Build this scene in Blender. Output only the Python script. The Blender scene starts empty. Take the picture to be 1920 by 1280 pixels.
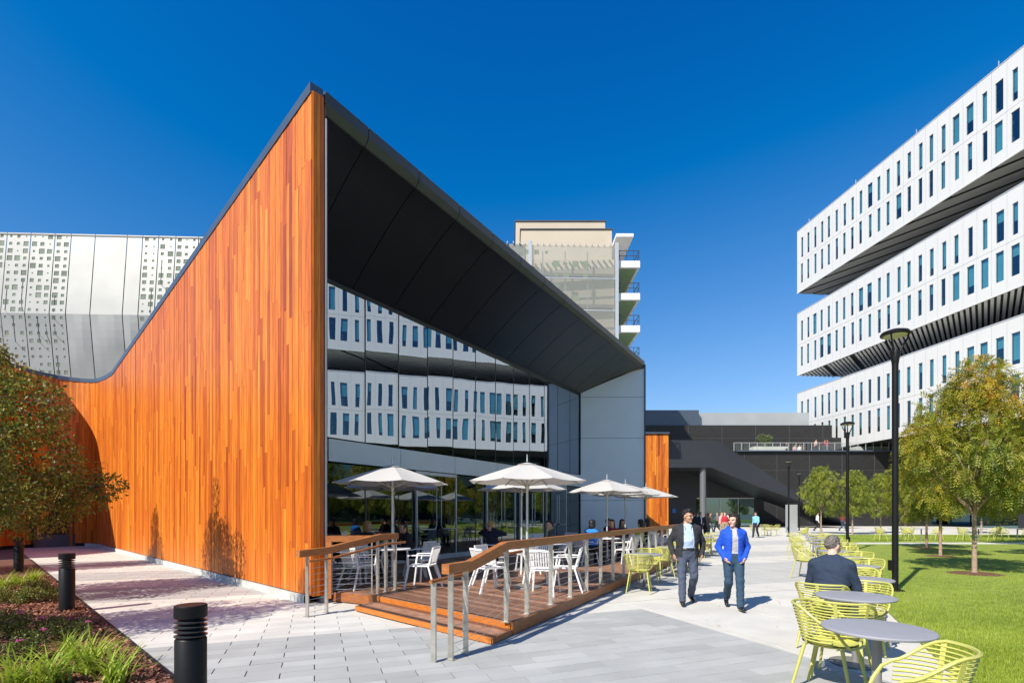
import bpy, math, random
import numpy as np
from mathutils import Vector, Matrix
R = math.radians
random.seed(7)
rng = np.random.default_rng(7)
scene = bpy.context.scene
col = scene.collection

# ------------------------------------------------------------------ camera
H = 1.65                                   # eye height
cd = bpy.data.cameras.new('camera'); cam = bpy.data.objects.new('camera', cd); col.objects.link(cam)
cam.location = (0, 0, H); cam.rotation_euler = (R(90), 0, 0)
cd.sensor_width = 36; cd.lens = 18; cd.shift_y = 322 / 1920
cd.clip_start = 0.1; cd.clip_end = 3000
scene.camera = cam

# ------------------------------------------------------------------ sky and sun
SUN_AZ, SUN_EL = 222.3, 42.0               # degrees clockwise from +Y
w = bpy.data.worlds.new('World'); scene.world = w; w.use_nodes = True
nt = w.node_tree; bg = nt.nodes['Background']
sky = nt.nodes.new('ShaderNodeTexSky'); sky.sky_type = 'NISHITA'; sky.sun_disc = False
sky.sun_elevation = R(SUN_EL); sky.sun_rotation = R(SUN_AZ)
sky.air_density = 1.5; sky.dust_density = 0.2; sky.ozone_density = 4.0; sky.altitude = 0
ma = nt.nodes.new('ShaderNodeVectorMath'); ma.operation = 'MULTIPLY_ADD'      # one uniform grade over the whole sky: deeper, more saturated blue
ma.inputs[1].default_value = (.83, .833, .967); ma.inputs[2].default_value = (-1.0, -.615, .12)
mz = nt.nodes.new('ShaderNodeVectorMath'); mz.operation = 'MAXIMUM'; mz.inputs[1].default_value = (.004, .004, .004)
nt.links.new(sky.outputs[0], ma.inputs[0]); nt.links.new(ma.outputs[0], mz.inputs[0]); nt.links.new(mz.outputs[0], bg.inputs[0])
bg.inputs[1].default_value = 0.1
sl = bpy.data.lights.new('sun', 'SUN'); sun = bpy.data.objects.new('sun', sl); col.objects.link(sun)
sl.energy = 4.6; sl.angle = R(0.5); sl.color = (1.0, 0.94, 0.83)
ce = math.cos(R(SUN_EL))
SUNV = Vector((math.sin(R(SUN_AZ)) * ce, math.cos(R(SUN_AZ)) * ce, math.sin(R(SUN_EL))))
sun.location = SUNV * 80
sun.rotation_euler = (-SUNV).to_track_quat('-Z', 'Y').to_euler()
vs = scene.view_settings
vs.view_transform = 'Standard'; vs.look = 'None'; vs.gamma = 1; vs.use_curve_mapping = False
vs.exposure = 0.55
scene.cycles.max_bounces = 8; scene.cycles.transparent_max_bounces = 16
scene.cycles.caustics_reflective = False; scene.cycles.caustics_refractive = False
scene.cycles.use_denoising = True

# ------------------------------------------------------------------ materials
MATS = {}
def mat(name, c, rough=.6, metal=0., var=.08, scale=6., bump=0., bscale=60., spec=.5, tint=0., trans=0., coat=0.):
    """Principled material with noise-driven colour variation; tint = how far the 'tint' attribute moves the value."""
    if name in MATS: return MATS[name]
    m = bpy.data.materials.new(name); m.use_nodes = True; MATS[name] = m
    n = m.node_tree; b = n.nodes['Principled BSDF']
    b.inputs['Roughness'].default_value = rough; b.inputs['Metallic'].default_value = metal
    b.inputs['Specular IOR Level'].default_value = spec
    if coat: b.inputs['Coat Weight'].default_value = coat; b.inputs['Coat Roughness'].default_value = .12
    geo = n.nodes.new('ShaderNodeNewGeometry')
    no = n.nodes.new('ShaderNodeTexNoise'); no.inputs['Scale'].default_value = scale; no.inputs['Detail'].default_value = 4
    n.links.new(geo.outputs['Position'], no.inputs['Vector'])
    mr = n.nodes.new('ShaderNodeMapRange'); mr.inputs[1].default_value = .3; mr.inputs[2].default_value = .7
    mr.inputs[3].default_value = 1 - var; mr.inputs[4].default_value = 1 + var
    n.links.new(no.outputs['Fac'], mr.inputs[0])
    val = mr.outputs[0]
    if tint:
        at_ = n.nodes.new('ShaderNodeAttribute'); at_.attribute_name = 'tint'
        m2 = n.nodes.new('ShaderNodeMapRange'); m2.inputs[3].default_value = 1 - tint; m2.inputs[4].default_value = 1 + tint
        n.links.new(at_.outputs['Fac'], m2.inputs[0])
        mu = n.nodes.new('ShaderNodeMath'); mu.operation = 'MULTIPLY'
        n.links.new(val, mu.inputs[0]); n.links.new(m2.outputs[0], mu.inputs[1]); val = mu.outputs[0]
    vm = n.nodes.new('ShaderNodeVectorMath'); vm.operation = 'SCALE'; vm.inputs[0].default_value = c[:3]
    n.links.new(val, vm.inputs['Scale']); n.links.new(vm.outputs[0], b.inputs['Base Color'])
    if bump:
        n2 = n.nodes.new('ShaderNodeTexNoise'); n2.inputs['Scale'].default_value = bscale; n2.inputs['Detail'].default_value = 3
        n.links.new(geo.outputs['Position'], n2.inputs['Vector'])
        bu = n.nodes.new('ShaderNodeBump'); bu.inputs['Strength'].default_value = bump; bu.inputs['Distance'].default_value = .02
        n.links.new(n2.outputs['Fac'], bu.inputs['Height']); n.links.new(bu.outputs[0], b.inputs['Normal'])
    return m

def ramp_mat(name, stops, rough=.5, grain=None, grain_amt=.25, bump=0., trans=0., spec=.4, coat=0.):
    """Colour picked along stops by the 'tint' attribute, plus stretched grain noise (grain = xyz scale); trans = leaf translucency."""
    m = bpy.data.materials.new(name); m.use_nodes = True; MATS[name] = m
    n = m.node_tree; b = n.nodes['Principled BSDF']; b.inputs['Roughness'].default_value = rough
    b.inputs['Specular IOR Level'].default_value = spec
    if coat: b.inputs['Coat Weight'].default_value = coat; b.inputs['Coat Roughness'].default_value = .2
    a = n.nodes.new('ShaderNodeAttribute'); a.attribute_name = 'tint'
    cr = n.nodes.new('ShaderNodeValToRGB'); e = cr.color_ramp.elements
    while len(e) < len(stops): e.new(.5)
    for k, (p, c) in enumerate(stops): e[k].position = p; e[k].color = (*c, 1)
    n.links.new(a.outputs['Fac'], cr.inputs[0]); out = cr.outputs[0]
    if grain:
        geo = n.nodes.new('ShaderNodeNewGeometry'); mp = n.nodes.new('ShaderNodeMapping'); mp.inputs['Scale'].default_value = grain
        n.links.new(geo.outputs['Position'], mp.inputs['Vector'])
        ad = n.nodes.new('ShaderNodeVectorMath'); ad.operation = 'ADD'
        sc = n.nodes.new('ShaderNodeVectorMath'); sc.operation = 'SCALE'; sc.inputs[0].default_value = (37, 91, 53)
        n.links.new(a.outputs['Fac'], sc.inputs['Scale'])
        n.links.new(mp.outputs[0], ad.inputs[0]); n.links.new(sc.outputs[0], ad.inputs[1])
        no = n.nodes.new('ShaderNodeTexNoise'); no.inputs['Scale'].default_value = 1; no.inputs['Detail'].default_value = 5; no.inputs['Roughness'].default_value = .65
        n.links.new(ad.outputs[0], no.inputs['Vector'])
        mr = n.nodes.new('ShaderNodeMapRange'); mr.inputs[1].default_value = .3; mr.inputs[2].default_value = .7
        mr.inputs[3].default_value = 1 - grain_amt; mr.inputs[4].default_value = 1 + grain_amt
        n.links.new(no.outputs['Fac'], mr.inputs[0])
        vm = n.nodes.new('ShaderNodeVectorMath'); vm.operation = 'SCALE'
        n.links.new(out, vm.inputs[0]); n.links.new(mr.outputs[0], vm.inputs['Scale']); out = vm.outputs[0]
        if bump:
            bu = n.nodes.new('ShaderNodeBump'); bu.inputs['Strength'].default_value = bump; bu.inputs['Distance'].default_value = .01
            n.links.new(no.outputs['Fac'], bu.inputs['Height']); n.links.new(bu.outputs[0], b.inputs['Normal'])
    n.links.new(out, b.inputs['Base Color'])
    if trans:
        tr = n.nodes.new('ShaderNodeBsdfTranslucent'); n.links.new(out, tr.inputs['Color'])
        mx = n.nodes.new('ShaderNodeMixShader'); mx.inputs[0].default_value = trans
        n.links.new(b.outputs[0], mx.inputs[1]); n.links.new(tr.outputs[0], mx.inputs[2])
        n.links.new(mx.outputs[0], n.nodes['Material Output'].inputs[0])
    return m

def glass_mat(name, refl, tintc, through=(.25, .3, .32), base=.3, wave=0., wscale=.7):
    """Coated facade glass: a mirror coat over tinted see-through glass."""
    m = bpy.data.materials.new(name); m.use_nodes = True; MATS[name] = m
    n = m.node_tree; n.nodes.remove(n.nodes['Principled BSDF'])
    g = n.nodes.new('ShaderNodeBsdfGlossy'); g.inputs['Roughness'].default_value = 0.0; g.inputs['Color'].default_value = (*tintc, 1)
    t = n.nodes.new('ShaderNodeBsdfTransparent'); t.inputs['Color'].default_value = (*through, 1)
    lw = n.nodes.new('ShaderNodeLayerWeight'); lw.inputs['Blend'].default_value = .5       # same from both faces
    pw = n.nodes.new('ShaderNodeMath'); pw.operation = 'POWER'; pw.inputs[1].default_value = 4; n.links.new(lw.outputs['Facing'], pw.inputs[0])
    mr = n.nodes.new('ShaderNodeMapRange'); mr.inputs[3].default_value = refl; mr.inputs[4].default_value = 1.0
    n.links.new(pw.outputs[0], mr.inputs[0])
    mx = n.nodes.new('ShaderNodeMixShader'); n.links.new(mr.outputs[0], mx.inputs[0])
    n.links.new(t.outputs[0], mx.inputs[1]); n.links.new(g.outputs[0], mx.inputs[2])
    n.links.new(mx.outputs[0], n.nodes['Material Output'].inputs[0])
    if wave:
        geo = n.nodes.new('ShaderNodeNewGeometry'); no = n.nodes.new('ShaderNodeTexNoise')
        no.inputs['Scale'].default_value = wscale; no.inputs['Detail'].default_value = 1.5
        n.links.new(geo.outputs['Position'], no.inputs['Vector'])
        bu = n.nodes.new('ShaderNodeBump'); bu.inputs['Strength'].default_value = 1; bu.inputs['Distance'].default_value = wave
        n.links.new(no.outputs['Fac'], bu.inputs['Height']); n.links.new(bu.outputs[0], g.inputs['Normal'])
    return m

# ------------------------------------------------------------------ mesh builder
def V(*a): return Vector(a)
class MB:
    def __init__(s): s.v = []; s.f = []; s.m = []; s.t = []
    def add(s, vs_, fs, m=0, t=.5):
        o = len(s.v); s.v += [tuple(p) for p in vs_]
        for f in fs: s.f.append([i + o for i in f]); s.m.append(m); s.t.append(t)
        return s
    def quad(s, a, b, c, d, m=0, t=.5): return s.add([a, b, c, d], [(0, 1, 2, 3)], m, t)
    def box(s, c, size, rz=0, m=0, t=.5, bottom=True):
        x, y, z = size[0] / 2, size[1] / 2, size[2] / 2; co, si = math.cos(rz), math.sin(rz)
        P = []
        for dz in (-z, z):
            for dx, dy in ((-x, -y), (x, -y), (x, y), (-x, y)):
                P.append((c[0] + dx * co - dy * si, c[1] + dx * si + dy * co, c[2] + dz))
        F = [(4, 5, 6, 7), (0, 1, 5, 4), (1, 2, 6, 5), (2, 3, 7, 6), (3, 0, 4, 7)]
        if bottom: F.append((3, 2, 1, 0))
        return s.add(P, F, m, t)
    def bar(s, p, q, w_, h_, m=0, t=.5, up=(0, 0, 1)):
        p, q = Vector(p), Vector(q); d = (q - p).normalized(); up = Vector(up)
        sd = d.cross(up)
        if sd.length < 1e-4: sd = d.cross(Vector((1, 0, 0)))
        sd.normalize(); u = sd.cross(d).normalized(); P = []
        for e in (p, q):
            for a, b in ((-1, -1), (1, -1), (1, 1), (-1, 1)): P.append(e + sd * (a * w_ / 2) + u * (b * h_ / 2))
        return s.add(P, [(0, 1, 2, 3), (7, 6, 5, 4), (0, 4, 5, 1), (1, 5, 6, 2), (2, 6, 7, 3), (3, 7, 4, 0)], m, t)
    def sweep(s, pts, w_, h_, m=0, t=.5):
        """rectangular section along a path, mitred at its bends (section upright)"""
        pts = [Vector(p) for p in pts]; n = len(pts); P = []
        for i in range(n):
            d = ((pts[min(i + 1, n - 1)] - pts[i]).normalized() + (pts[i] - pts[max(i - 1, 0)]).normalized()).normalized()
            sd = d.cross(Vector((0, 0, 1))).normalized()
            for a, b in ((-1, -1), (1, -1), (1, 1), (-1, 1)): P.append(pts[i] + sd * (a * w_ / 2) + Vector((0, 0, b * h_ / 2)))
        F = [(0, 1, 2, 3), tuple(4 * (n - 1) + k for k in (3, 2, 1, 0))]
        for i in range(n - 1):
            for k in range(4): F.append((4 * i + k, 4 * i + 4 + k, 4 * i + 4 + (k + 1) % 4, 4 * i + (k + 1) % 4))
        return s.add(P, F, m, t)
    def tube(s, pts, r, n=8, m=0, t=.5, closed=False):
        pts = [Vector(p) for p in pts]; k = len(pts); rr = r if hasattr(r, '__len__') else [r] * k
        P = []; F = []; ref = None
        for i in range(k):
            if closed: d = pts[(i + 1) % k] - pts[i - 1]
            else: d = pts[min(i + 1, k - 1)] - pts[max(i - 1, 0)]
            d.normalize()
            if ref is None:
                ref = d.cross(Vector((0, 0, 1)))
                if ref.length < .05: ref = d.cross(Vector((1, 0, 0)))
            ref = (ref - d * ref.dot(d)).normalized(); b = d.cross(ref)
            for j in range(n):
                a = 2 * math.pi * j / n
                P.append(pts[i] + (ref * math.cos(a) + b * math.sin(a)) * rr[i])
        for i in range(k if closed else k - 1):
            i2 = (i + 1) % k
            for j in range(n): F.append((i * n + j, i * n + (j + 1) % n, i2 * n + (j + 1) % n, i2 * n + j))
        if not closed: F.append(tuple(range(n))[::-1]); F.append(tuple((k - 1) * n + j for j in range(n)))
        return s.add(P, F, m, t)
    def lathe(s, prof, n=24, c=(0, 0, 0), m=0, t=.5):
        P = []; F = []
        for r, z in prof:
            for j in range(n):
                a = 2 * math.pi * j / n; P.append((c[0] + r * math.cos(a), c[1] + r * math.sin(a), c[2] + z))
        for i in range(len(prof) - 1):
            for j in range(n): F.append((i * n + j, i * n + (j + 1) % n, (i + 1) * n + (j + 1) % n, (i + 1) * n + j))
        F.append(tuple(range(n))[::-1]); F.append(tuple((len(prof) - 1) * n + j for j in range(n)))
        return s.add(P, F, m, t)
    def prism(s, poly, z0, z1, m=0, t=.5, bottom=False):
        n = len(poly); P = [(p[0], p[1], z0) for p in poly] + [(p[0], p[1], z1) for p in poly]
        ar = sum(poly[i][0] * poly[(i + 1) % n][1] - poly[(i + 1) % n][0] * poly[i][1] for i in range(n))
        F = [tuple(range(n, 2 * n)) if ar > 0 else tuple(range(n, 2 * n))[::-1]]
        for i in range(n):
            q = (i, (i + 1) % n, n + (i + 1) % n, n + i); F.append(q if ar > 0 else q[::-1])
        if bottom: F.append(tuple(range(n))[::-1] if ar > 0 else tuple(range(n)))
        return s.add(P, F, m, t)
    def mesh(s, name, mats, smooth=None, off=None):
        me = bpy.data.meshes.new(name)
        vv = s.v if off is None else [(a - off[0], b - off[1], c - off[2]) for a, b, c in s.v]
        me.from_pydata(vv, [], s.f)
        for mm in (mats if isinstance(mats, (list, tuple)) else [mats]): me.materials.append(MATS[mm] if isinstance(mm, str) else mm)
        me.polygons.foreach_set('material_index', s.m)
        at_ = me.attributes.new('tint', 'FLOAT', 'FACE'); at_.data.foreach_set('value', s.t)
        if smooth is not None:
            me.polygons.foreach_set('use_smooth', [True] * len(s.f)); me.set_sharp_from_angle(angle=R(smooth))
        me.update(); return me
    def build(s, name, mats, parent=None, smooth=None, local=False, kind=None):
        """link as ONE object; geometry is given in world space unless local"""
        off = None if (local or parent is None) else tuple(WL(parent))
        o = bpy.data.objects.new(name, s.mesh(name, mats, smooth, off)); col.objects.link(o)
        if parent: o.parent = parent
        if kind: o['kind'] = kind
        return o
def WL(o):
    l = Vector((0, 0, 0))
    while o: l += o.location; o = o.parent
    return l
def np_mesh(name, verts, faces, tints, m):
    """fast mesh from numpy (all faces with the same corner count)"""
    me = bpy.data.meshes.new(name); nv, (nf, k) = len(verts), faces.shape
    me.vertices.add(nv); me.vertices.foreach_set('co', np.ascontiguousarray(verts, np.float32).ravel())
    me.loops.add(nf * k); me.loops.foreach_set('vertex_index', np.ascontiguousarray(faces, np.int32).ravel())
    me.polygons.add(nf); me.polygons.foreach_set('loop_start', np.arange(0, nf * k, k, dtype=np.int32))
    me.update(calc_edges=True); me.materials.append(MATS[m] if isinstance(m, str) else m)
    a = me.attributes.new('tint', 'FLOAT', 'FACE'); a.data.foreach_set('value', np.ascontiguousarray(tints, np.float32))
    return me
def link(name, me, parent=None, loc=(0, 0, 0), rz=0, kind=None):
    o = bpy.data.objects.new(name, me); col.objects.link(o); o.location = loc; o.rotation_euler = (0, 0, rz)
    if parent: o.parent = parent
    if kind: o['kind'] = kind
    return o
def tag(o, label, cat, group=None):
    o['label'] = label; o['category'] = cat
    if group: o['group'] = group
    return o
def thing(name, label, cat, loc=(0, 0, 0), rz=0, group=None):
    o = bpy.data.objects.new(name, None); col.objects.link(o); o.location = loc; o.rotation_euler = (0, 0, rz)
    o.empty_display_size = .1
    return tag(o, label, cat, group)
def struct(o): o['kind'] = 'structure'; return o
KIDS = {}
def kids(o):
    return [c for c in o.children]
def dup(o, loc, rz, label, group=None, parent=None, scale=None):
    r = o.copy(); col.objects.link(r); r.location = loc; r.rotation_euler = (0, 0, rz)
    if label: r['label'] = label
    if group: r['group'] = group
    if scale: r.scale = (scale,) * 3 if not hasattr(scale, '__len__') else scale
    for ch in o.children:
        c = ch.copy(); col.objects.link(c); c.parent = r
        for g in ch.children:
            d = g.copy(); col.objects.link(d); d.parent = c
    return r
def az(a): return Vector((math.sin(R(a)), math.cos(R(a)), 0))
def gp(px, py, z=0.):                                # ground point that the photograph shows at a pixel
    Y = (H - z) * 960 / (py - 962); return Vector(((px - 960) / 960 * Y, Y, z))
def clip(poly, a, b, c):                             # keep a*x + b*y <= c
    o = []; n = len(poly)
    for i in range(n):
        p, q = poly[i], poly[(i + 1) % n]; dp = a * p[0] + b * p[1] - c; dq = a * q[0] + b * q[1] - c
        if dp <= 0: o.append(p)
        if dp * dq < 0:
            k = dp / (dp - dq); o.append((p[0] + (q[0] - p[0]) * k, p[1] + (q[1] - p[1]) * k))
    return o
def clip_convex(poly, region):                       # region counter-clockwise convex
    n = len(region)
    for i in range(n):
        (x0, y0), (x1, y1) = region[i][:2], region[(i + 1) % n][:2]
        nx, ny = (y1 - y0), -(x1 - x0)
        poly = clip(poly, nx, ny, nx * x0 + ny * y0)
        if len(poly) < 3: return []
    return poly
def area(poly):
    n = len(poly); return .5 * abs(sum(poly[i][0] * poly[(i + 1) % n][1] - poly[(i + 1) % n][0] * poly[i][1] for i in range(n)))
# ------------------------------------------------------------------ material library
CEDAR = ramp_mat('cedar', [(0, (.20, .035, .006)), (.25, (.42, .085, .008)), (.55, (.60, .15, .011)), (.8, (.68, .20, .015)), (1, (.75, .26, .028))],
                 rough=.5, grain=(26, 26, 1.1), grain_amt=.45, bump=.35, coat=.06)
IPE = ramp_mat('ipe', [(0, (.16, .075, .045)), (.5, (.27, .135, .08)), (1, (.38, .20, .125))], rough=.5, grain=(7, 7, 30), grain_amt=.3, bump=.2)
IPE_RAIL = ramp_mat('oiled_rail_wood', [(0, (.28, .09, .025)), (1, (.40, .145, .042))], rough=.42, grain=(10, 4, 40), grain_amt=.3, bump=.1)
IPE_RISER = ramp_mat('oiled_riser_wood', [(0, (.42, .12, .018)), (1, (.56, .18, .03))], rough=.45, grain=(9, 9, 60), grain_amt=.25)
mat('steel', (.55, .53, .47), .38, .75, .15, 9)
mat('cable', (.6, .6, .58), .3, .9)
mat('dark_metal', (.055, .06, .07), .4, .2, .08, 3)
mat('coping_metal', (.085, .11, .15), .35, .3, .06, 2)
mat('soffit_metal', (.105, .109, .117), .27, .9, .05, .6)
mat('joint_black', (.008, .008, .009), .8)
mat('grey_panel', (.66, .69, .69), .38, .1, .03, 1.5)
mat('mullion', (.03, .033, .036), .4, .4)
mat('bright_frame', (.55, .56, .57), .35, .35)
mat('concrete', (.59, .565, .505), .85, 0, .11, 1.3, .15, 120)
mat('concrete_grey', (.47, .46, .43), .85, 0, .07, 1.6, .15, 120)
mat('curb_concrete', (.5, .5, .47), .85, 0, .15, 3, .2, 60)
mat('joint_sand', (.12, .12, .115), .95, 0, .2, 10)
mat('paver_light', (.60, .575, .52), .85, 0, .08, 1.4, .2, 160, tint=.09)
mat('paver_grey', (.40, .40, .38), .85, 0, .08, 1.4, .2, 160, tint=.10)
mat('soil', (.13, .055, .033), .95, 0, .3, 12, .5, 40)
mat('ground_soil', (.22, .21, .19), .95, 0, .15, .2)
mat('white_facade', (.63, .625, .61), .55, 0, .02, .3)
mat('white_paint', (.80, .80, .78), .4, 0, .02, 3)
mat('white_plastic', (.78, .78, .77), .38, 0, .02, 3)
mat('canvas', (.78, .75, .69), .9, 0, .04, 3)
mat('lime', (.50, .485, .12), .42, 0, .03, 4)
mat('table_grey', (.30, .30, .32), .55, 0, .04, 6)
mat('pedestal_grey', (.26, .25, .24), .5, .3, .05, 6)
mat('black_metal', (.009, .009, .0095), .45, .0, .1, 5, spec=.22)
mat('lamp_lens', (.62, .6, .42), .5)
mat('screen_white', (.29, .29, .275), .5, .2, .10, .35)
mat('screen_dark', (.16, .19, .14), .8, 0, .3, .4)
mat('beige_wall', (.55, .47, .36), .8, 0, .04, .4)
mat('balcony_white', (.8, .8, .8), .6)
mat('balcony_green', (.22, .33, .18), .7)
mat('rail_dark', (.06, .06, .06), .5, .3)
mat('screen_rib', (.16, .16, .15), .6)
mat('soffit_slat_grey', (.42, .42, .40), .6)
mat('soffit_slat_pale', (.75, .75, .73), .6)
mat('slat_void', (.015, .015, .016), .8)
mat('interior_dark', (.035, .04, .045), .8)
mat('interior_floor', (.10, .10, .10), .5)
mat('blind_teal', (.11, .36, .42), .35, 0, .1, .4)
mat('grass_soil', (.22, .28, .035), .95, 0, .25, 4)
mat('bark_pale', (.34, .24, .17), .9, 0, .25, 18, .4, 50)
mat('bark_dark', (.10, .07, .05), .9, 0, .25, 18, .4, 50)
mat('metal_roof_pale', (.42, .44, .46), .45, .3, .06, .5)
mat('column_grey', (.14, .145, .155), .45, .2)
mat('joint_grey', (.075, .075, .08), .7)
mat('charcoal_panel', (.026, .028, .035), .5, .1, .1, .3)
mat('planter_pale', (.62, .62, .58), .8)
mat('sign_blue', (.02, .17, .5), .5)
mat('lens_black', (.02, .02, .02), .2)
GLASS = glass_mat('facade_glass', .46, (.72, .82, .97), (.16, .2, .22), wave=.0035, wscale=.5)
GLASS_LOW = glass_mat('entrance_glass', .22, (.66, .76, .80), (.3, .34, .36), wave=.002, wscale=.6)
GLASS_TEAL = glass_mat('teal_glass', .35, (.5, .8, .85), (.1, .3, .3))
GLASS_BLUE = glass_mat('office_glass', .22, (.45, .72, .85), (.75, .86, .89), wave=.004, wscale=.5)
def brick_mat(name, c1, c2, mortar, sx):
    m = bpy.data.materials.new(name); m.use_nodes = True; MATS[name] = m; n = m.node_tree; b = n.nodes['Principled BSDF']
    geo = n.nodes.new('ShaderNodeNewGeometry'); mp = n.nodes.new('ShaderNodeMapping'); mp.inputs['Rotation'].default_value = (R(90), 0, 0)
    n.links.new(geo.outputs['Position'], mp.inputs['Vector'])
    br = n.nodes.new('ShaderNodeTexBrick'); br.inputs['Scale'].default_value = sx; br.inputs['Color1'].default_value = (*c1, 1)
    br.inputs['Color2'].default_value = (*c2, 1); br.inputs['Mortar'].default_value = (*mortar, 1); br.inputs['Mortar Size'].default_value = .03
    n.links.new(mp.outputs[0], br.inputs['Vector']); n.links.new(br.outputs[0], b.inputs['Base Color']); b.inputs['Roughness'].default_value = .6
brick_mat('dark_brick', (.018, .0165, .017), (.030, .028, .029), (.010, .0095, .010), 2.0)
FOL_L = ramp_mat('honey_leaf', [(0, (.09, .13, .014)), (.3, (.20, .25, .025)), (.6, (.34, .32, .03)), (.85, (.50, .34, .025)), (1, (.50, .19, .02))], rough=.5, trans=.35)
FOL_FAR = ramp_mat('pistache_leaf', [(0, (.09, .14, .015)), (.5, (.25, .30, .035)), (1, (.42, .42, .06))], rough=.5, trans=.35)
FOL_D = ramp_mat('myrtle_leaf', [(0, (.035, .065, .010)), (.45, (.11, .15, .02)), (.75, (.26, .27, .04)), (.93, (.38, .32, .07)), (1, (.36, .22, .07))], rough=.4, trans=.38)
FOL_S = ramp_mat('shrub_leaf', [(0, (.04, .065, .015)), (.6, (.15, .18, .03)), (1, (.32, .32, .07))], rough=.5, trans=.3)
FOL_Y = ramp_mat('daylily_leaf', [(0, (.14, .24, .015)), (.5, (.32, .44, .035)), (1, (.55, .62, .10))], rough=.45, trans=.4)
FOL_T = ramp_mat('terrace_leaf', [(0, (.07, .10, .04)), (1, (.2, .26, .1))], rough=.6, trans=.3)
GRASS = ramp_mat('grass_blade', [(0, (.13, .20, .012)), (.5, (.30, .38, .03)), (1, (.50, .58, .10))], rough=.5, trans=.4)
CHIP = ramp_mat('bark_chip', [(0, (.08, .026, .015)), (.5, (.23, .085, .048)), (1, (.42, .20, .12))], rough=.9)
FLOWER = mat('pink_flower', (.62, .06, .32), .6, 0, .2, 30)

# ------------------------------------------------------------------ key lines of the place (metres)
U = az(28.1); A28 = Vector((.534, 1, 0))             # path direction: deck edge, lawn edge, lamp row
D0 = Vector((-.014, 6.92, 0))                        # deck corner at the steps
DECK_Z = .18; STEP_Z = .09
WA = Vector((-3.63, 9.32, 0)); WD = Vector((-.724, .69, 0)).normalized(); WN = Vector((-WD.y, WD.x, 0))   # timber wall start, direction, outward
if WN.y > 0: WN = -WN
G0 = Vector((-4.72, 13.02, 0)); GD = az(32.8); GN = Vector((GD.y, -GD.x, 0)); GLEN = 15.0; GTOP = 7.62
G1 = G0 + GD * GLEN
E1 = az(69); E2 = az(-21)                            # paving grid
LAWN0 = Vector((5.19, 6.49, 0))

# ------------------------------------------------------------------ ground, plaza, paving
S = 900
struct(MB().quad((-S, -S, -.03), (S, -S, -.03), (S, S, -.03), (-S, S, -.03)).build('ground', 'ground_soil'))
# the plaza: light concrete, everywhere west of the lawn edge
def along(p, d, k): return p + d * k
LA, LB = along(LAWN0, U, -14), along(LAWN0, U, 31)
plaza = [(-60, -12), (LA.x, LA.y), (LB.x, LB.y), (LB.x + 60, LB.y), (LB.x + 60, 75), (-60, 75)]
struct(MB().prism(plaza, -.2, -.012).build('plaza', 'concrete'))
# grey concrete bands across the walkway, clipped between deck edge and lawn edge
def e_pt(a, b): p = E1 * a + E2 * b; return (p.x, p.y)
walk = [(D0.x - 3, D0.y - 5.6), (LAWN0.x - 3.2, LAWN0.y - 6), (LAWN0.x + U.x * 33, LAWN0.y + U.y * 33), (D0.x + U.x * 37, D0.y + U.y * 37)]
for b0, b1, a0 in ((9.2, 13.1, -2), (14.9, 16.9, -2), (20.5, 23.5, -2), (27.5, 29.5, -2)):
    p = clip_convex([e_pt(a0, b0), e_pt(60, b0), e_pt(60, b1), e_pt(a0, b1)], walk)
    if len(p) >= 3: struct(MB().prism(p, -.05, -.008).build('paving_band', 'concrete_grey'))
# saw-cut joints of the concrete walk: thin dark strips in the slab
jm = MB()
for k in range(30):
    for seg in ([e_pt(-3, 8.2 + k * 1.5), e_pt(30, 8.2 + k * 1.5), e_pt(30, 8.212 + k * 1.5), e_pt(-3, 8.212 + k * 1.5)],
                [e_pt(5.4 + k * 1.5, -3), e_pt(5.412 + k * 1.5, -3), e_pt(5.412 + k * 1.5, 40), e_pt(5.4 + k * 1.5, 40)]):
        p = clip_convex(seg, walk)
        if len(p) >= 3: jm.prism(p, -.02, -.004)
struct(jm.build('paving_joint', mat('saw_cut', (.47, .455, .42), .9)))
# unit pavers: foreground and the side path along the timber wall
BED0 = Vector((-3.43, 5.19, 0)); BN = Vector((.69, .724, 0)); BOFF = BN.dot(BED0)      # bed edge, parallel to the timber wall
WOFF = BN.dot(Vector((-3.92, 9.6, 0)))
paving = struct(MB().prism([e_pt(-40, -9), e_pt(5.27, -9), e_pt(5.27, 7.456), e_pt(-40, 7.456)], -.12, -.009).build('paver_bed', 'joint_sand'))
struct(MB().prism([e_pt(-40, 7.458), e_pt(-2.2, 7.458), e_pt(-2.2, 48), e_pt(-40, 48)], -.12, -.009).build('path_bed', 'joint_sand'))
pieces = []
LP_, WP_ = .66, .205
for r in range(0, 230):
    b0 = 7.456 + (r - 40) * WP_
    for c in range(-1, 75):
        a0 = 5.27 - (c + (r % 2) * .5) * LP_ - LP_
        cx, cy = e_pt(a0 + LP_ / 2, b0 + WP_ / 2); bb = b0 + WP_ / 2
        if cy < 1.2 or abs(cx) > cy * 1.25 + 2.2: continue
        off = BN.x * cx + BN.y * cy
        left = bb > 7.456
        if left and (off > WOFF + .5 or off < BOFF - .5 or cx > -1.7): continue
        a1 = a0 + LP_ if left else min(a0 + LP_, 5.27)
        if a1 - a0 < .05: continue
        if not left and off < BOFF - .5: continue
        g = .006
        p = [e_pt(a0 + g, b0 + .002), e_pt(a1 - g, b0 + .002), e_pt(a1 - g, b0 + WP_ - .002), e_pt(a0 + g, b0 + WP_ - .002)]
        p = clip(p, -BN.x, -BN.y, -BOFF)
        if left: p = clip(p, BN.x, BN.y, WOFF)
        if len(p) < 3 or area(p) < .004: continue
        grey = (bb < 7.456) or (11.6 < bb < 13.7) or (15.5 < bb < 17.6) or (19.6 < bb < 21.6)
        pieces.append((math.hypot(cx, cy), p, grey))
pieces.sort(key=lambda q: q[0])
rest = MB()
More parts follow.
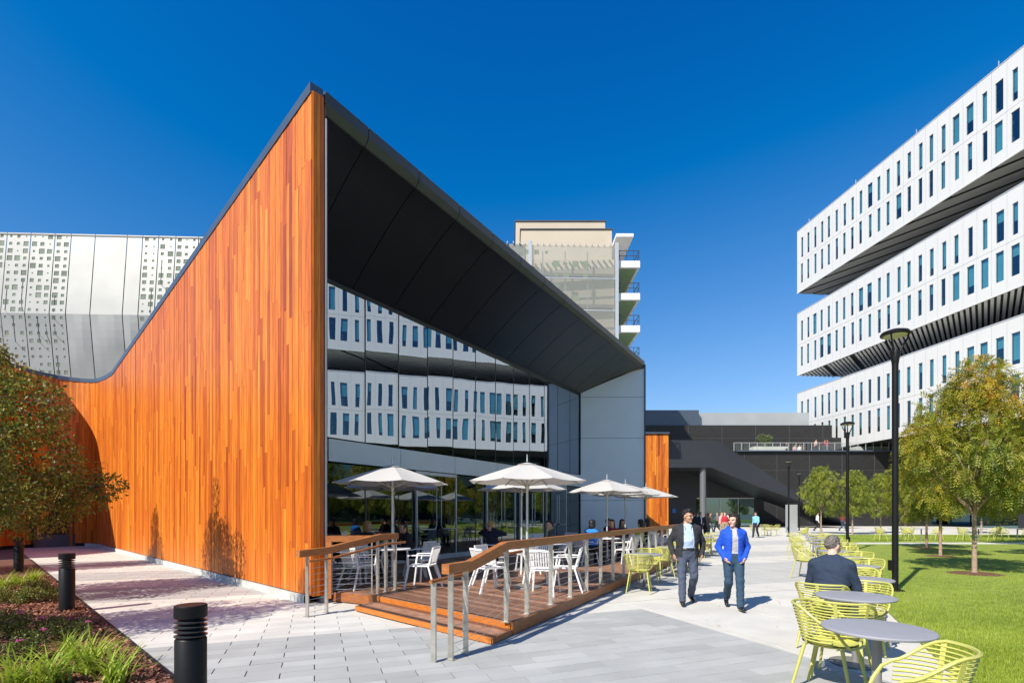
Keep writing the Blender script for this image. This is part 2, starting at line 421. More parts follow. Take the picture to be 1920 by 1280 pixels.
for k, (d, p, grey) in enumerate(pieces):
    z1 = 0.0 + random.uniform(-.0015, .0015)
    t = random.random()
    if k < 300:
        o = MB().prism(p, -.04, z1, 0, t).build('paver', 'paver_grey' if grey else 'paver_light', paving)
    else:
        rest.prism(p, -.04, z1, 0 if grey else 1, t)
rest.build('paver_field', ['paver_grey', 'paver_light'], paving, kind='stuff')
# lawn, in two pieces split by a crossing path
def lawn_poly(y0, y1, x1=75):
    pts = []
    for y in (y0, y1):
        x = LAWN0.x + A28.x * (y - LAWN0.y); pts.append((x, y))
    return [pts[0], (x1, y0), (x1, y1), pts[1]]
struct(MB().prism(lawn_poly(-8, 27.4), -.1, .012).build('lawn', 'grass_soil'))
struct(MB().prism(lawn_poly(29.0, 39.5), -.1, .012).build('lawn', 'grass_soil'))
struct(MB().prism(lawn_poly(27.4, 29.0, 75), -.1, .004).build('crossing_path', 'concrete'))
struct(MB().prism([(LAWN0.x + A28.x * (39.5 - LAWN0.y), 39.5), (75, 39.5), (75, 66), (23.0, 66)], -.1, .003).build('terrace_walk', 'concrete'))
# planting bed along the side path
def bp(t, o): p = BED0 + WD * t - BN * o; return (p.x, p.y)
struct(MB().prism([bp(-4.2, .06), bp(19, .06), bp(19, 9), bp(-4.2, 9)], -.1, .03).build('mulch_bed', 'soil'))
struct(MB().prism([bp(-4.2, 0), bp(19, 0), bp(19, .06), bp(-4.2, .06)], -.1, .022).build('bed_edging', 'joint_black'))

def grass(name, n, samp, hmin, hmax, wd, lean=.5):
    xy = samp(n); n = len(xy); h = rng.uniform(hmin, hmax, n); a = rng.uniform(0, 6.283, n); l = rng.uniform(.1, lean, n) * h
    b = rng.uniform(0, 6.283, n); z0 = .01
    wv = np.stack([np.cos(a), np.sin(a)], 1) * (wd * rng.uniform(.7, 1.3, n))[:, None]
    v = np.zeros((n, 3, 3)); v[:, 0, :2] = xy - wv; v[:, 1, :2] = xy + wv; v[:, :2, 2] = z0
    v[:, 2, :2] = xy + np.stack([np.cos(b), np.sin(b)], 1) * l[:, None]; v[:, 2, 2] = z0 + h
    pat = .5 + .25 * np.sin(xy[:, 0] * 1.3 + np.sin(xy[:, 1] * .9) * 2) * np.sin(xy[:, 1] * 1.1)
    t = np.clip(rng.normal(pat, .22), 0, 1)
    o = link(name, np_mesh(name, v.reshape(-1, 3), np.arange(3 * n).reshape(-1, 3), t, GRASS), kind='stuff')
    return o
def samp_lawn(y0, y1, dens_pow):
    def f(n):
        u = rng.uniform(0, 1, n * 2); y = 1 / (1 / y0 + u * (1 / y1 - 1 / y0)) if dens_pow else y0 + u * (y1 - y0)
        x0 = LAWN0.x + A28.x * (y - LAWN0.y) + .02; x1 = np.minimum(y * 1.2 + 2.2, 75); x = x0 + rng.uniform(0, 1, n * 2) * (x1 - x0)
        k = (x1 > x0); return np.stack([x, y], 1)[k][:n]
    return f
grass('grass', 200000, samp_lawn(2.6, 27.4, True), .025, .06, .0035)
grass('grass', 25000, samp_lawn(29.0, 39.4, False), .04, .08, .008)
def samp_bed(n):
    t = rng.uniform(-2.6, 12, n); o = rng.uniform(.07, 5.5, n)
    return np.stack([BED0.x + WD.x * t - BN.x * o, BED0.y + WD.y * t - BN.y * o], 1)
def chips(n):
    xy = samp_bed(n); a = rng.uniform(0, 6.283, n); L = rng.uniform(.012, .045, n); W = rng.uniform(.005, .014, n)
    tl = rng.normal(0, .35, (n, 2)); z = .035 + rng.uniform(0, .02, n)
    ca, sa = np.cos(a), np.sin(a); v = np.zeros((n, 4, 3))
    for k, (i, j) in enumerate(((-1, -1), (1, -1), (1, 1), (-1, 1))):
        v[:, k, 0] = xy[:, 0] + i * L * ca - j * W * sa; v[:, k, 1] = xy[:, 1] + i * L * sa + j * W * ca
        v[:, k, 2] = z + i * L * tl[:, 0] + j * W * tl[:, 1]
    link('mulch_chips', np_mesh('mulch_chips', v.reshape(-1, 3), np.arange(4 * n).reshape(-1, 4), rng.uniform(0, 1, n), CHIP), kind='stuff')
chips(60000)
# ------------------------------------------------------------------ the pavilion
pav = thing('pavilion', 'glass fronted pavilion with swooping dark roof and tall orange cedar wall', 'building', (0, 0, 0))
def roof_z(s):
    a = [(0, 9.36), (19.5, 7.86), (21.2, 7.98), (24, 8.3), (27, 8.5), (60, 8.6)]
    for (s0, z0), (s1, z1) in zip(a, a[1:]):
        if s <= s1: return z0 + (z1 - z0) * (s - s0) / (s1 - s0)
    return a[-1][1]
# plan of the timber wall: straight, a tight concave bend, then a wing running back towards the street
S1 = 23.4; RAD = 1.6
TURN = 2 * math.pi - 0
c0 = WA + WD * S1; CEN = c0 + WN * RAD
a_start = math.atan2(-WN.y, -WN.x); SW = R(132)
ARC = RAD * SW
def wall_pt(s):
    """point on the wall face and its outward normal at run length s"""
    if s <= S1: return WA + WD * s, WN
    k = min((s - S1) / ARC, 1); a = a_start + k * SW
    n = Vector((-math.cos(a), -math.sin(a), 0)); p = CEN - n * RAD
    if s > S1 + ARC:
        d = Vector((-math.sin(a), math.cos(a), 0)); p = p + d * (s - S1 - ARC)
    return p, n
SEND = S1 + ARC + 12
CURB = .14
timber = None
# backing wall (dark) carries the boards
ss = [0.2] + [k * 1.0 for k in range(1, 24)] + [S1 + ARC * k / 10 for k in range(11)] + [SEND]
ss = sorted(set(ss))
bw = MB()
for sa, sb in zip(ss, ss[1:]):
    (p, n), (q, m_) = wall_pt(sa), wall_pt(sb)
    for (i0, i1, fl) in ((.0, .0, 0), (.18, .18, 1)):
        a, b = p - n * i0, q - m_ * i1
        za, zb = roof_z(sa) - .02, roof_z(sb) - .02
        Q = [(a.x, a.y, 0), (b.x, b.y, 0), (b.x, b.y, zb), (a.x, a.y, za)]
        bw.quad(*(Q if not fl else Q[::-1]))
timber = bw.build('timber_wall', 'joint_black', pav)
BW = .135; cols = int(SEND / BW)
boards = []; stuffb = MB()
for cidx in range(cols):
    s0 = cidx * BW; s1 = s0 + BW - .005
    (p, n), (q, m_) = wall_pt(s0), wall_pt(s1)
    z = CURB + .02; zt0, zt1 = roof_z(s0) - .03, roof_z(s1) - .03; zt = min(zt0, zt1)
    zz = [z]; zc = z + random.uniform(.6, 3.2)
    while zc < zt - .5: zz.append(zc); zc += random.uniform(1.4, 3.9)
    zz.append(None)
    for za, zb in zip(zz, zz[1:]):
        pr = .022 + random.uniform(0, .005); t = min(1, max(0, random.gauss(.53, .155)))
        if random.random() < .08: t = random.uniform(.12, .32)
        if random.random() < .10: t = random.uniform(.72, .95)
        hi = (zt0, zt1) if zb is None else (zb - .003, zb - .003)
        mb = MB(); P = []
        for (pp, nn, h_) in ((p, n, hi[0]), (q, m_, hi[1])):
            for d in (.002, pr):
                e = pp + nn * d; P += [(e.x, e.y, za), (e.x, e.y, h_)]
        # P: p-in lo, p-in hi, p-out lo, p-out hi, q-in lo, q-in hi, q-out lo, q-out hi
        F = [(2, 6, 7, 3), (3, 7, 5, 1), (0, 4, 6, 2), (0, 2, 3, 1), (6, 4, 5, 7)]
        c_ = (p + q) / 2
        boards.append((c_.length / max(.1, (hi[0] - za)) ** .3, P, F, t))
# the return of the wall at its tall free end
EW = .21; ED = WN * -1
for k in range(3):
    a = WA + ED * (k * EW / 3 + .001) ; b = WA + ED * ((k + 1) * EW / 3 - .004)
    o = -WD
    zs = [CURB, random.uniform(3, 5), 9.33]
    for za, zb in zip(zs, zs[1:]):
        P = []
        for pp in (a, b):
            for d in (-.2, .022):
                e = pp + o * d; P += [(e.x, e.y, za + .003), (e.x, e.y, zb)]
        boards.append((2, P, [(2, 6, 7, 3), (3, 7, 5, 1), (0, 4, 6, 2), (0, 2, 3, 1), (6, 4, 5, 7)], .62 + .2 * (k == 1) - .3 * (k == 2)))
boards.sort(key=lambda b: b[0])
for k, (d, P, F, t) in enumerate(boards):
    if k < 300: MB().add(P, F, 0, t).build('board', CEDAR, timber)
    else: stuffb.add(P, F, 0, t)
stuffb.build('board_field', CEDAR, timber, kind='stuff')
# concrete curb under the boards
cb = MB()
for sa, sb in zip(ss, ss[1:]):
    if sb > S1 + ARC * .35: break
    (p, n), (q, m_) = wall_pt(sa), wall_pt(sb)
    a, b, c, d = p + n * .07, q + m_ * .07, q - m_ * .02, p - n * .02
    cb.add([(a.x, a.y, -.02), (b.x, b.y, -.02), (b.x, b.y, CURB), (a.x, a.y, CURB), (c.x, c.y, CURB), (d.x, d.y, CURB)], [(0, 1, 2, 3), (3, 2, 4, 5)])
cb.build('concrete_curb', 'curb_concrete', pav)
# metal coping along the wall top, in lengths
cs = [0.0] + [3.0 * k for k in range(1, 7)] + [19.5, 20.3, 21.2, 22.4] + [S1 + ARC * k / 8 for k in range(9)] + [SEND]
for sa, sb in zip(cs, cs[1:]):
    (p, n), (q, m_) = wall_pt(sa), wall_pt(sb); mb = MB(); P = []
    g = (q - p).normalized() * .003
    for pp, nn, z in ((p + g, n, roof_z(sa)), (q - g, m_, roof_z(sb))):
        for o_, dz in ((.045, -.07), (.045, .12), (-.2, .12), (-.2, -.03)):
            e = pp + nn * o_; P.append((e.x, e.y, z + dz))
    mb.add(P, [(0, 4, 5, 1), (1, 5, 6, 2), (2, 6, 7, 3), (0, 1, 2, 3), (7, 6, 5, 4), (3, 7, 4, 0)])
    mb.build('coping', 'coping_metal', pav)
# entrance doors set across the bend
pa, pb = Vector((-21.75, 26.35, 0)), Vector((-23.0, 24.6, 0))
dn = Vector((.82, -.58, 0)); dd = (pb - pa).normalized(); DL = (pb - pa).length
door = MB().box(tuple((pa + pb) / 2 + Vector((0, 0, 3.5))), (DL, .2, .25), math.atan2(dd.y, dd.x)).build('entrance_door', 'dark_metal', pav)
MB().box(tuple((pa + pb) / 2 + Vector((0, 0, .3))), (DL, .12, .6), math.atan2(dd.y, dd.x)).build('kick_panel', 'coping_metal', door)
MB().box(tuple((pa + pb) / 2 + Vector((0, 0, 2.0))), (DL, .04, 2.8), math.atan2(dd.y, dd.x)).build('door_glass', GLASS_LOW, door)
for k in (0.02, .36, .98):
    MB().box(tuple(pa + dd * DL * k + dn * .1 + Vector((0, 0, 1.75))), (.12, .16, 3.5), math.atan2(dd.y, dd.x)).build('door_post', IPE_RAIL if k == .36 else 'dark_metal', door)

# ---- roof: outer edge from the wall's tall end to the far tip, parallel to the glass
EA = WA + WN * -.2 + Vector((.03, .03, 0)); EB = Vector((6.62, 25.55, 0))
def edge(k): return EA.lerp(EB, k)
def edge_top(k): return 9.48 + (9.22 - 9.48) * k
NB = 14
ks = [0, .055] + [.055 + (1 - .055) * ((i + 1) / 12) for i in range(12)]
EN = Vector((GD.y, -GD.x, 0))
for a, b in zip(ks, ks[1:]):                                   # fascia in two folds, one panel per bay
    P = []; g = .0005
    for k in (a + g, b - g):
        e = edge(k); z = edge_top(k)
        for o_, dz in ((-.7, 0), (0, 0), (0, -.22), (-.09, -.36), (-.7, -.30)):
            q = e + EN * o_; P.append((q.x, q.y, z + dz))
    F = [(i, i + 5, (i + 1) % 5 + 5, (i + 1) % 5) for i in range(5)] + [(4, 3, 2, 1, 0), (5, 6, 7, 8, 9)]
    MB().add(P, F).build('fascia_panel', 'dark_metal', pav)
def soffit_pt(k, u, dz=0):                                     # u = 0 at the glass head, 1 at the outer edge
    e = edge(k) + EN * -.10; s_ = (G0 - e).dot(GN) / WD.dot(GN); g = e + WD * s_ + GN * .02      # panels run parallel to the timber wall
    p = g.lerp(e, u); z1 = edge_top(k) - .345; z = GTOP + (z1 - GTOP) * (1 - (1 - u) ** 1.2)
    return (p.x, p.y, z + dz)
for a, b in zip(ks, ks[1:]):
    mb = MB(); N = 14; P = []; g = .0006
    for k in (a + g, b - g):
        for i in range(N + 1): P.append(soffit_pt(k, i / N))
    mb.add(P, [(i, i + 1, N + 2 + i, N + 1 + i) for i in range(N)])
    mb.build('soffit_panel', 'soffit_metal', pav, smooth=60)
mb = MB(); P = []
for k in ks:
    for i in range(15): P.append(soffit_pt(k, i / 14, .03))
mb.add(P, [(r * 15 + i, r * 15 + i + 1, r * 15 + 16 + i, r * 15 + 15 + i) for r in range(len(ks) - 1) for i in range(14)])
mb.build('soffit_backing', 'mullion', pav, smooth=60)
# roof deck: ruled between the wall top and the outer edge
mb = MB(); P = []
for i in range(25):
    k = i / 24; p, n = wall_pt(k * 23.4); p = p - n * .3; e = edge(k) - EN * .5
    P += [(p.x, p.y, roof_z(k * 23.4) + .1), (e.x, e.y, edge_top(k) - .03)]
mb.add(P, [(2 * i, 2 * i + 1, 2 * i + 3, 2 * i + 2) for i in range(24)])
bk = [P[48], P[49], (1.5, 37, 7.5), (-20, 40, 7.5)]
mb.add(bk, [(0, 1, 2, 3)])
mb.build('roof', 'dark_metal', pav)

# ---- curtain wall
BAY = 1.26
def gpt(t, z, d=0): p = G0 + GD * t + GN * d; return (p.x, p.y, z)
cw = MB()
cw.bar(gpt(-.6, GTOP - .03, -.05), gpt(GLEN, GTOP - .03, -.05), .16, .12)
curtain = cw.build('curtain_wall', 'mullion', pav)
MB().bar(gpt(-.6, .30, -.06), gpt(GLEN, .30, -.06), .12, .06).build('base_rail', 'mullion', curtain)
nb = 12
for k in range(nb):
    t0, t1 = k * BAY, min((k + 1) * BAY, GLEN - .02)
    tl = [random.gauss(0, .0022), random.gauss(0, .0018)]
    def pane(z0, z1, m_, name):
        P = []
        for tt, sx in ((t0 + .02, -1), (t1 - .02, 1)):
            for z, sz in ((z0, -1), (z1, 1)):
                P.append(gpt(tt, z, sx * tl[0] * BAY / 2 + sz * tl[1] * (z1 - z0) / 2 * .5))
        return MB().add([P[0], P[2], P[3], P[1]], [(0, 1, 2, 3)]).build(name, m_, curtain)
    pane(3.60, GTOP - .08, GLASS, 'upper_pane')
    pane(.34, 2.94, GLASS_LOW, 'lower_pane')
for k in range(nb + 1):
    t = min(k * BAY, GLEN - .03)
    MB().bar(gpt(t, 3.56, -.02), gpt(t, GTOP + .06, -.02), .05, .034, up=GD).build('mullion', 'mullion', curtain)
for k in range(0, nb, 2):                                     # grey header panels above the doors, two bays each
    mb = MB(); a, b = k * BAY + .008, min((k + 2) * BAY, GLEN) - .008
    mb.bar(gpt(a, 3.265, .02), gpt(b, 3.265, .02), .14, .57)
    mb.build('header_panel', 'grey_panel', curtain)
# sills and glazed doors below the header
mb = MB(); mb.bar(gpt(0, .18 + .07, .0), gpt(GLEN, .18 + .07, .0), .2, .16); mb.build('sill', 'curb_concrete', curtain)
def glass_door(t, n_leaf, w_=.95):
    f = MB()
    L = n_leaf * w_
    f.bar(gpt(t, .19, .07), gpt(t, 2.97, .07), .06, .05, up=GD); f.bar(gpt(t + L, .19, .07), gpt(t + L, 2.97, .07), .06, .05, up=GD)
    f.bar(gpt(t, 2.9, .07), gpt(t + L, 2.9, .07), .06, .10)
    d = f.build('entrance_door', 'bright_frame', pav)
    for i in range(n_leaf):
        a = t + .04 + i * w_; b = a + w_ - .06
        MB().quad(gpt(a, .21, .08), gpt(b, .21, .08), gpt(b, 2.86, .08), gpt(a, 2.86, .08)).build('door_glass', GLASS_LOW, d)
        h = MB(); s_ = 1 if i % 2 == 0 else -1; e = b - .08 if s_ > 0 else a + .08; o = a + .05 if s_ > 0 else b - .05
        h.tube([gpt(o, 1.15, .15), gpt(e - s_ * .1, 1.15, .15), gpt(e, 1.25, .15), gpt(e, 2.5, .15)], .014, 8)
        h.build('door_handle', 'bright_frame', d, smooth=40)
glass_door(3.2, 2); glass_door(6.9, 2); glass_door(9.2, 2); glass_door(11.4, 2)
mb = MB()                                                    # slim frames of the fixed lower lights
for k in range(nb + 1):
    t = min(k * BAY, GLEN - .03); MB().bar(gpt(t, .3, -.02), gpt(t, 2.98, -.02), .05, .03, up=GD).build('mullion', 'mullion', curtain)
MB().bar(gpt(0, 1.1, -.02), gpt(GLEN, 1.1, -.02), .04, .04).build('transom', 'mullion', curtain)
# bright jamb strip where the glass meets the timber end
MB().bar((WA.x + .172, WA.y + .180, .2), (WA.x + .172, WA.y + .180, 8.95), .05, .05).build('jamb_strip', mat('jamb_grey', (.16, .165, .17), .5), pav)
# inner cheek of the timber wall, interior floor, back wall, ceiling
ik = WA - WN * .25
q = ik + WD * 12
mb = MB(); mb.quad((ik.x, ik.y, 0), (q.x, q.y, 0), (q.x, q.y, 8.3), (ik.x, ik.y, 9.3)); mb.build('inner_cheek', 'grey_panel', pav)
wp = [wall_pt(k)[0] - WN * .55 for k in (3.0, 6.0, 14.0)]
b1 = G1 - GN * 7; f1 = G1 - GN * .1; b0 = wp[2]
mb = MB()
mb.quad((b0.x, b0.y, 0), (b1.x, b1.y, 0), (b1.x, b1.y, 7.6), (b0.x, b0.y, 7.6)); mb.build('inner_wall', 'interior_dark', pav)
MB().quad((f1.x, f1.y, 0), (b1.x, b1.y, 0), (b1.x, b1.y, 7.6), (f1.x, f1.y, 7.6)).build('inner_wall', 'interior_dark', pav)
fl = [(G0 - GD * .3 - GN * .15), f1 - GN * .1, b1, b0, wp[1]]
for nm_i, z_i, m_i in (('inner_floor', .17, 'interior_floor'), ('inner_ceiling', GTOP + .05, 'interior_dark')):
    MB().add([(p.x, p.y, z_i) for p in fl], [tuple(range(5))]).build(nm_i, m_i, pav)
# ---- grey end wall: panels in courses, facing the terrace
PY = 25.56
x0, x1 = G1.x + .03, 6.60
xs = [x0, x1]
zz = [.18, 2.3, 5.40, 7.45, 9.2]
for z0, z1 in zip(zz, zz[1:]):
    g = .008
    ztl = lambda x: GTOP + (9.20 - .36 - GTOP) * (1 - (1 - (x - x0) / (x1 - x0)) ** 1.2) + .02
    if z1 < 7.5: P = [(x0, PY, z0 + g), (x1, PY, z0 + g), (x1, PY, z1 - g), (x0, PY, z1 - g)]
    else: P = [(x0, PY, z0 + g)] + [(x1, PY, z0 + g)] + [(x0 + (x1 - x0) * k / 10, PY, max(z0 + g, ztl(x0 + (x1 - x0) * k / 10))) for k in range(10, -1, -1)]
    n = len(P); Q = P + [(x, y + .05, z) for x, y, z in P]
    MB().add(Q, [tuple(range(n))] + [(i, n + i, n + (i + 1) % n, (i + 1) % n) for i in range(n)]).build('wall_panel', 'grey_panel', pav)
MB().box(((x0 + x1) / 2, PY + .2, 4.3), (x1 - x0 + .02, .25, 8.3)).build('panel_backing', 'joint_black', pav)
MB().box((x1 + .03, PY + .15, 4.62), (.06, .42, 8.9)).build('corner_trim', 'dark_metal', pav)
MB().bar((x1 - .1, 25.9, 4.0), (1.5, 37, 4.0), .2, 7.6).build('rear_flank', 'charcoal_panel', pav)

# cedar fin wall beyond the pavilion
fin = thing('timber_fin', 'short orange cedar clad wall standing past the grey end wall', 'wall', (10.1, 36, 0))
MB().box((10.14, 36.2, 3.62), (1.72, .3, 7.25)).build('fin_core', 'joint_black', fin)
MB().box((10.14, 36.15, 7.3), (1.82, .5, .1)).build('coping', 'coping_metal', fin)
for k in range(14):
    x = 9.29 + k * .123; z = .1
    while z < 7.2:
        z2 = min(7.24, z + random.uniform(1.0, 3.5)); z2 = 7.24 if 7.24 - z2 < .5 else z2
        MB().box((x + .06, 36.035 - random.uniform(0, .006), (z + z2) / 2), (.117, .03, z2 - z - .004), 0, 0, min(1, max(0, random.gauss(.55, .22)))).build('board', CEDAR, fin)
        z = z2
# ------------------------------------------------------------------ wooden terrace, steps, railings
deck = thing('wooden_terrace', 'raised hardwood deck with two shallow steps beside the glass front', 'deck', (0, 0, 0))
P3 = D0 + A28 * (25.5 - D0.y)
deck_poly = [(-3.36, 9.62), (-2.41, 9.16), (D0.x, D0.y), (P3.x, P3.y), (G1.x, 25.5), (G0.x, G0.y)]
dv = Vector((.69, .724, 0)).normalized(); off0 = dv.dot(D0)
BWD = .14
core = MB().prism([(x, y) for x, y in deck_poly], 0, DECK_Z - .03, 0).build('deck_base', 'joint_black', deck)
for k in range(-2, 140):
    a = off0 + k * BWD; p = clip(clip(list(deck_poly), -dv.x, -dv.y, -(a + .003)), dv.x, dv.y, a + BWD - .003)
    if len(p) < 3 or area(p) < .01: continue
    MB().prism(p, DECK_Z - .028, DECK_Z + random.uniform(-.0012, .0012), 0, random.random()).build('board', IPE, deck)
# steps: lower tread projects along the walk direction
sd = Vector((-.236, -.48, 0)); L0 = Vector((-2.41, 9.16, 0)); fr = (D0 - L0).normalized()
st = MB().prism([tuple((L0 + sd * 0)[:2]), tuple((L0 + sd)[:2]), tuple((D0 + sd)[:2]), tuple((D0)[:2])], .0, STEP_Z - .025)
step = st.build('step', 'joint_black', deck)
for k in range(4):
    a, b = sd * (k / 4 + .006), sd * ((k + 1) / 4 - .006)
    MB().prism([tuple((L0 + a)[:2]), tuple((L0 + b)[:2]), tuple((D0 + b)[:2]), tuple((D0 + a)[:2])], STEP_Z - .024, STEP_Z, 0, random.random()).build('tread_board', IPE, step)
def riser(p, q, z0, z1, name='riser', m_=IPE_RISER, par=deck, out=.018):
    d = (q - p).normalized(); n = Vector((d.y, -d.x, 0)); c = (p + q) / 2 + n * out / 2
    MB().box((c.x, c.y, (z0 + z1) / 2), ((q - p).length, out, z1 - z0), math.atan2(d.y, d.x), 0, random.random()).build(name, m_, par)
riser(L0 + sd, D0 + sd, .012, STEP_Z - .002, par=step); riser(L0, D0, STEP_Z + .002, DECK_Z - .004)
for p, q, z in ((L0 + sd, D0 + sd, STEP_Z), (L0, D0, DECK_Z)):      # dark anti-slip strips
    n = Vector((fr.y, -fr.x, 0)); a, b = p - n * .05, q - n * .05
    MB().bar((a.x, a.y, z + .001), (b.x, b.y, z + .001), .03, .006).build('grip_strip', 'joint_black', deck)
for k in range(8):                                           # fascia boards along the walk
    p = D0 + A28 * (18.5 * k / 8 + .003); q = D0 + A28 * (18.5 * (k + 1) / 8 - .003); riser(p, q, .015, DECK_Z - .002, 'fascia_board', IPE_RAIL, deck, .03)
riser(Vector((-3.36, 9.62, 0)), L0, .01, DECK_Z - .003, 'fascia_board', IPE_RAIL); riser(D0 + sd, D0, .012, STEP_Z - .003, 'riser', IPE_RAIL, step)

RAIL_Z = DECK_Z + 1.06
def railing(label, path, posts, hand=None, cables=9, post_w=.05):
    """path: rail-top polyline [(x, y, z top, z base)]; posts: run positions along it"""
    r = thing('railing', label, 'railing', (path[0][0], path[0][1], 0), group='hardwood and steel cable railings of the deck')
    pts = [Vector(p[:3]) for p in path]; base = [p[3] for p in path]
    cum = [0]
    for a, b in zip(pts, pts[1:]): cum.append(cum[-1] + Vector((b.x - a.x, b.y - a.y, 0)).length)
    def at_(s):
        for i in range(len(pts) - 1):
            if s <= cum[i + 1] + 1e-6 or i == len(pts) - 2:
                k = (s - cum[i]) / (cum[i + 1] - cum[i]); return pts[i].lerp(pts[i + 1], k), (base[i] if k < .98 else base[i + 1]) , pts[i + 1] - pts[i]
    MB().sweep([p - Vector((0, 0, .055)) for p in pts], .10, .11, 0, random.random()).build('top_rail', IPE_RAIL, r)
    for s in posts:
        p, b, d = at_(s); d = Vector((d.x, d.y, 0)).normalized()
        MB().box((p.x, p.y, (b + p.z - .1) / 2), (.022, .065, p.z - .1 - b), math.atan2(d.y, d.x)).build('post', 'steel', r)
        n = Vector((d.y, -d.x, 0))
        MB().box((p.x, p.y, b + .006), (.07, .1, .012), math.atan2(d.y, d.x)).build('base_plate', 'steel', r)
    for c in range(cables):
        k = (c + .7) / (cables + .6); mb = MB(); L = []
        for s in sorted(set([posts[0], posts[-1]] + [x for x in cum if posts[0] < x < posts[-1]])):
            p, b, d = at_(s); L.append((p.x, p.y, b + (p.z - .12 - b) * k))
        mb.tube(L, .0035, 5); mb.build('cable', 'cable', r)
    if hand:
        mb = MB(); mb.tube([Vector(h) for h in hand], .021, 10); hr = mb.build('handrail', IPE_RAIL, r, smooth=50)
        for h in hand[1:-1]:
            MB().tube([Vector(h) - Vector((0, 0, .01)), Vector(h) - Vector((0, 0, .07)), Vector(h) - Vector((0, 0, .07)) + GN * .06], .008, 6).build('bracket', 'steel', hr)
    return r
def dl(y, o=-.06): return D0 + A28 * (y - D0.y) + Vector((U.y, -U.x, 0)) * o
ys = [5.75, 6.02, 6.9, 7.45] + [8.21 + .745 * k for k in range(15)]
path = [(*dl(5.66)[:2], 1.085, 0), (*dl(6.08)[:2], 1.085, 0), (*dl(6.86)[:2], RAIL_Z + .03, DECK_Z), (*dl(19.0)[:2], RAIL_Z + .03, DECK_Z)]
sc_ = math.hypot(.534, 1)
posts = [(y - 5.66) * sc_ for y in ys if y < 18.95]
hx = -.17
railing('long hardwood topped cable railing down the walkway side of the deck', path, posts,
        [(*dl(5.55, hx)[:2], .90), (*dl(6.1, hx)[:2], .91), (*dl(6.9, hx)[:2], 1.08), (*dl(7.5, hx)[:2], 1.09)])
MB().box((*dl(5.6, -.17)[:2], .44), (.022, .065, .88), R(90 - 28.1)).build('post', 'steel', [o for o in col.objects if o.name == 'railing'][0])
la, lb, lc, ld = (-3.36, 8.02), (-3.08, 8.5), (-2.44, 9.45), (-2.22, 9.86)
def ln(a, b): return math.hypot(a[0] - b[0], a[1] - b[1])
railing('short sloping cable railing between the timber wall and the steps', [(*la, 1.07, 0), (*lb, 1.09, 0), (*lc, RAIL_Z + .03, DECK_Z), (*ld, RAIL_Z + .03, DECK_Z)],
        [.18, ln(la, lb), ln(la, lb) + ln(lb, lc) - .05, ln(la, lb) + ln(lb, lc) + .16, ln(la, lb) + ln(lb, lc) + .42],
        [(-3.18, 8.02, .90), (-2.94, 8.45, .92), (-2.30, 9.38, 1.09), (-2.05, 9.84, 1.10)])
g_ = railing('flat guard rail closing the deck against the cedar wall end', [(-3.42, 9.42, RAIL_Z, DECK_Z), (-2.5, 9.56, RAIL_Z, DECK_Z)], [.1, .82])
MB().box((-3.36, 9.40, .62), (.09, .09, 1.05), R(10), 0, .5).build('timber_post', IPE_RISER, g_)
# ------------------------------------------------------------------ white office building of three stacked blocks
FO = Vector((44.0, 79, 0)); FD = Vector((.1127, -.9936, 0)); FI = Vector((.9936, .1127, 0))
office = thing('office_building', 'white office building of three stacked blocks with rows of narrow windows', 'building', tuple(FO))
def fp(u, d, z): p = FO + FD * u + FI * d; return (p.x, p.y, z)
LEN = 70.0; PITCH = 1.42; DEEP = 26
wrng = random.Random(11)
TEMPL = {}
def win_mesh(wd, ht, bl):
    """window unit around its own origin (bottom middle, facade plane): reveal, glass, blind"""
    key = (wd, ht, bl)
    if key in TEMPL: return TEMPL[key]
    def q(u, d, z): p = FD * u + FI * d; return (p.x, p.y, z)
    D = .11; a, b = -wd / 2, wd / 2
    fr_ = MB()
    fr_.quad(q(a, 0, 0), q(a, D, 0), q(a, D, ht), q(a, 0, ht)); fr_.quad(q(b, D, 0), q(b, 0, 0), q(b, 0, ht), q(b, D, ht))
    fr_.quad(q(a, 0, 0), q(b, 0, 0), q(b, D, 0), q(a, D, 0)); fr_.quad(q(a, D, ht), q(b, D, ht), q(b, 0, ht), q(a, 0, ht))
    fm = fr_.mesh('window', 'white_facade')
    gm = MB().quad(q(a, D - .02, 0), q(b, D - .02, 0), q(b, D - .02, ht), q(a, D - .02, ht)).mesh('pane', GLASS_BLUE)
    bm = MB(); zb = ht * (1 - bl)
    if bl > 0: bm.quad(q(a, D + .12, zb), q(b, D + .12, zb), q(b, D + .12, ht), q(a, D + .12, ht), 0)
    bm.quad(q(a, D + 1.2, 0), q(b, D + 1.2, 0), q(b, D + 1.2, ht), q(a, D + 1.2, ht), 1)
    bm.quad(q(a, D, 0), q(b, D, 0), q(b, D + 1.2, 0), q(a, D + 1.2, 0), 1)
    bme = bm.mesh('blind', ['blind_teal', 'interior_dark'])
    TEMPL[key] = (fm, gm, bme); return TEMPL[key]
nwin = 0
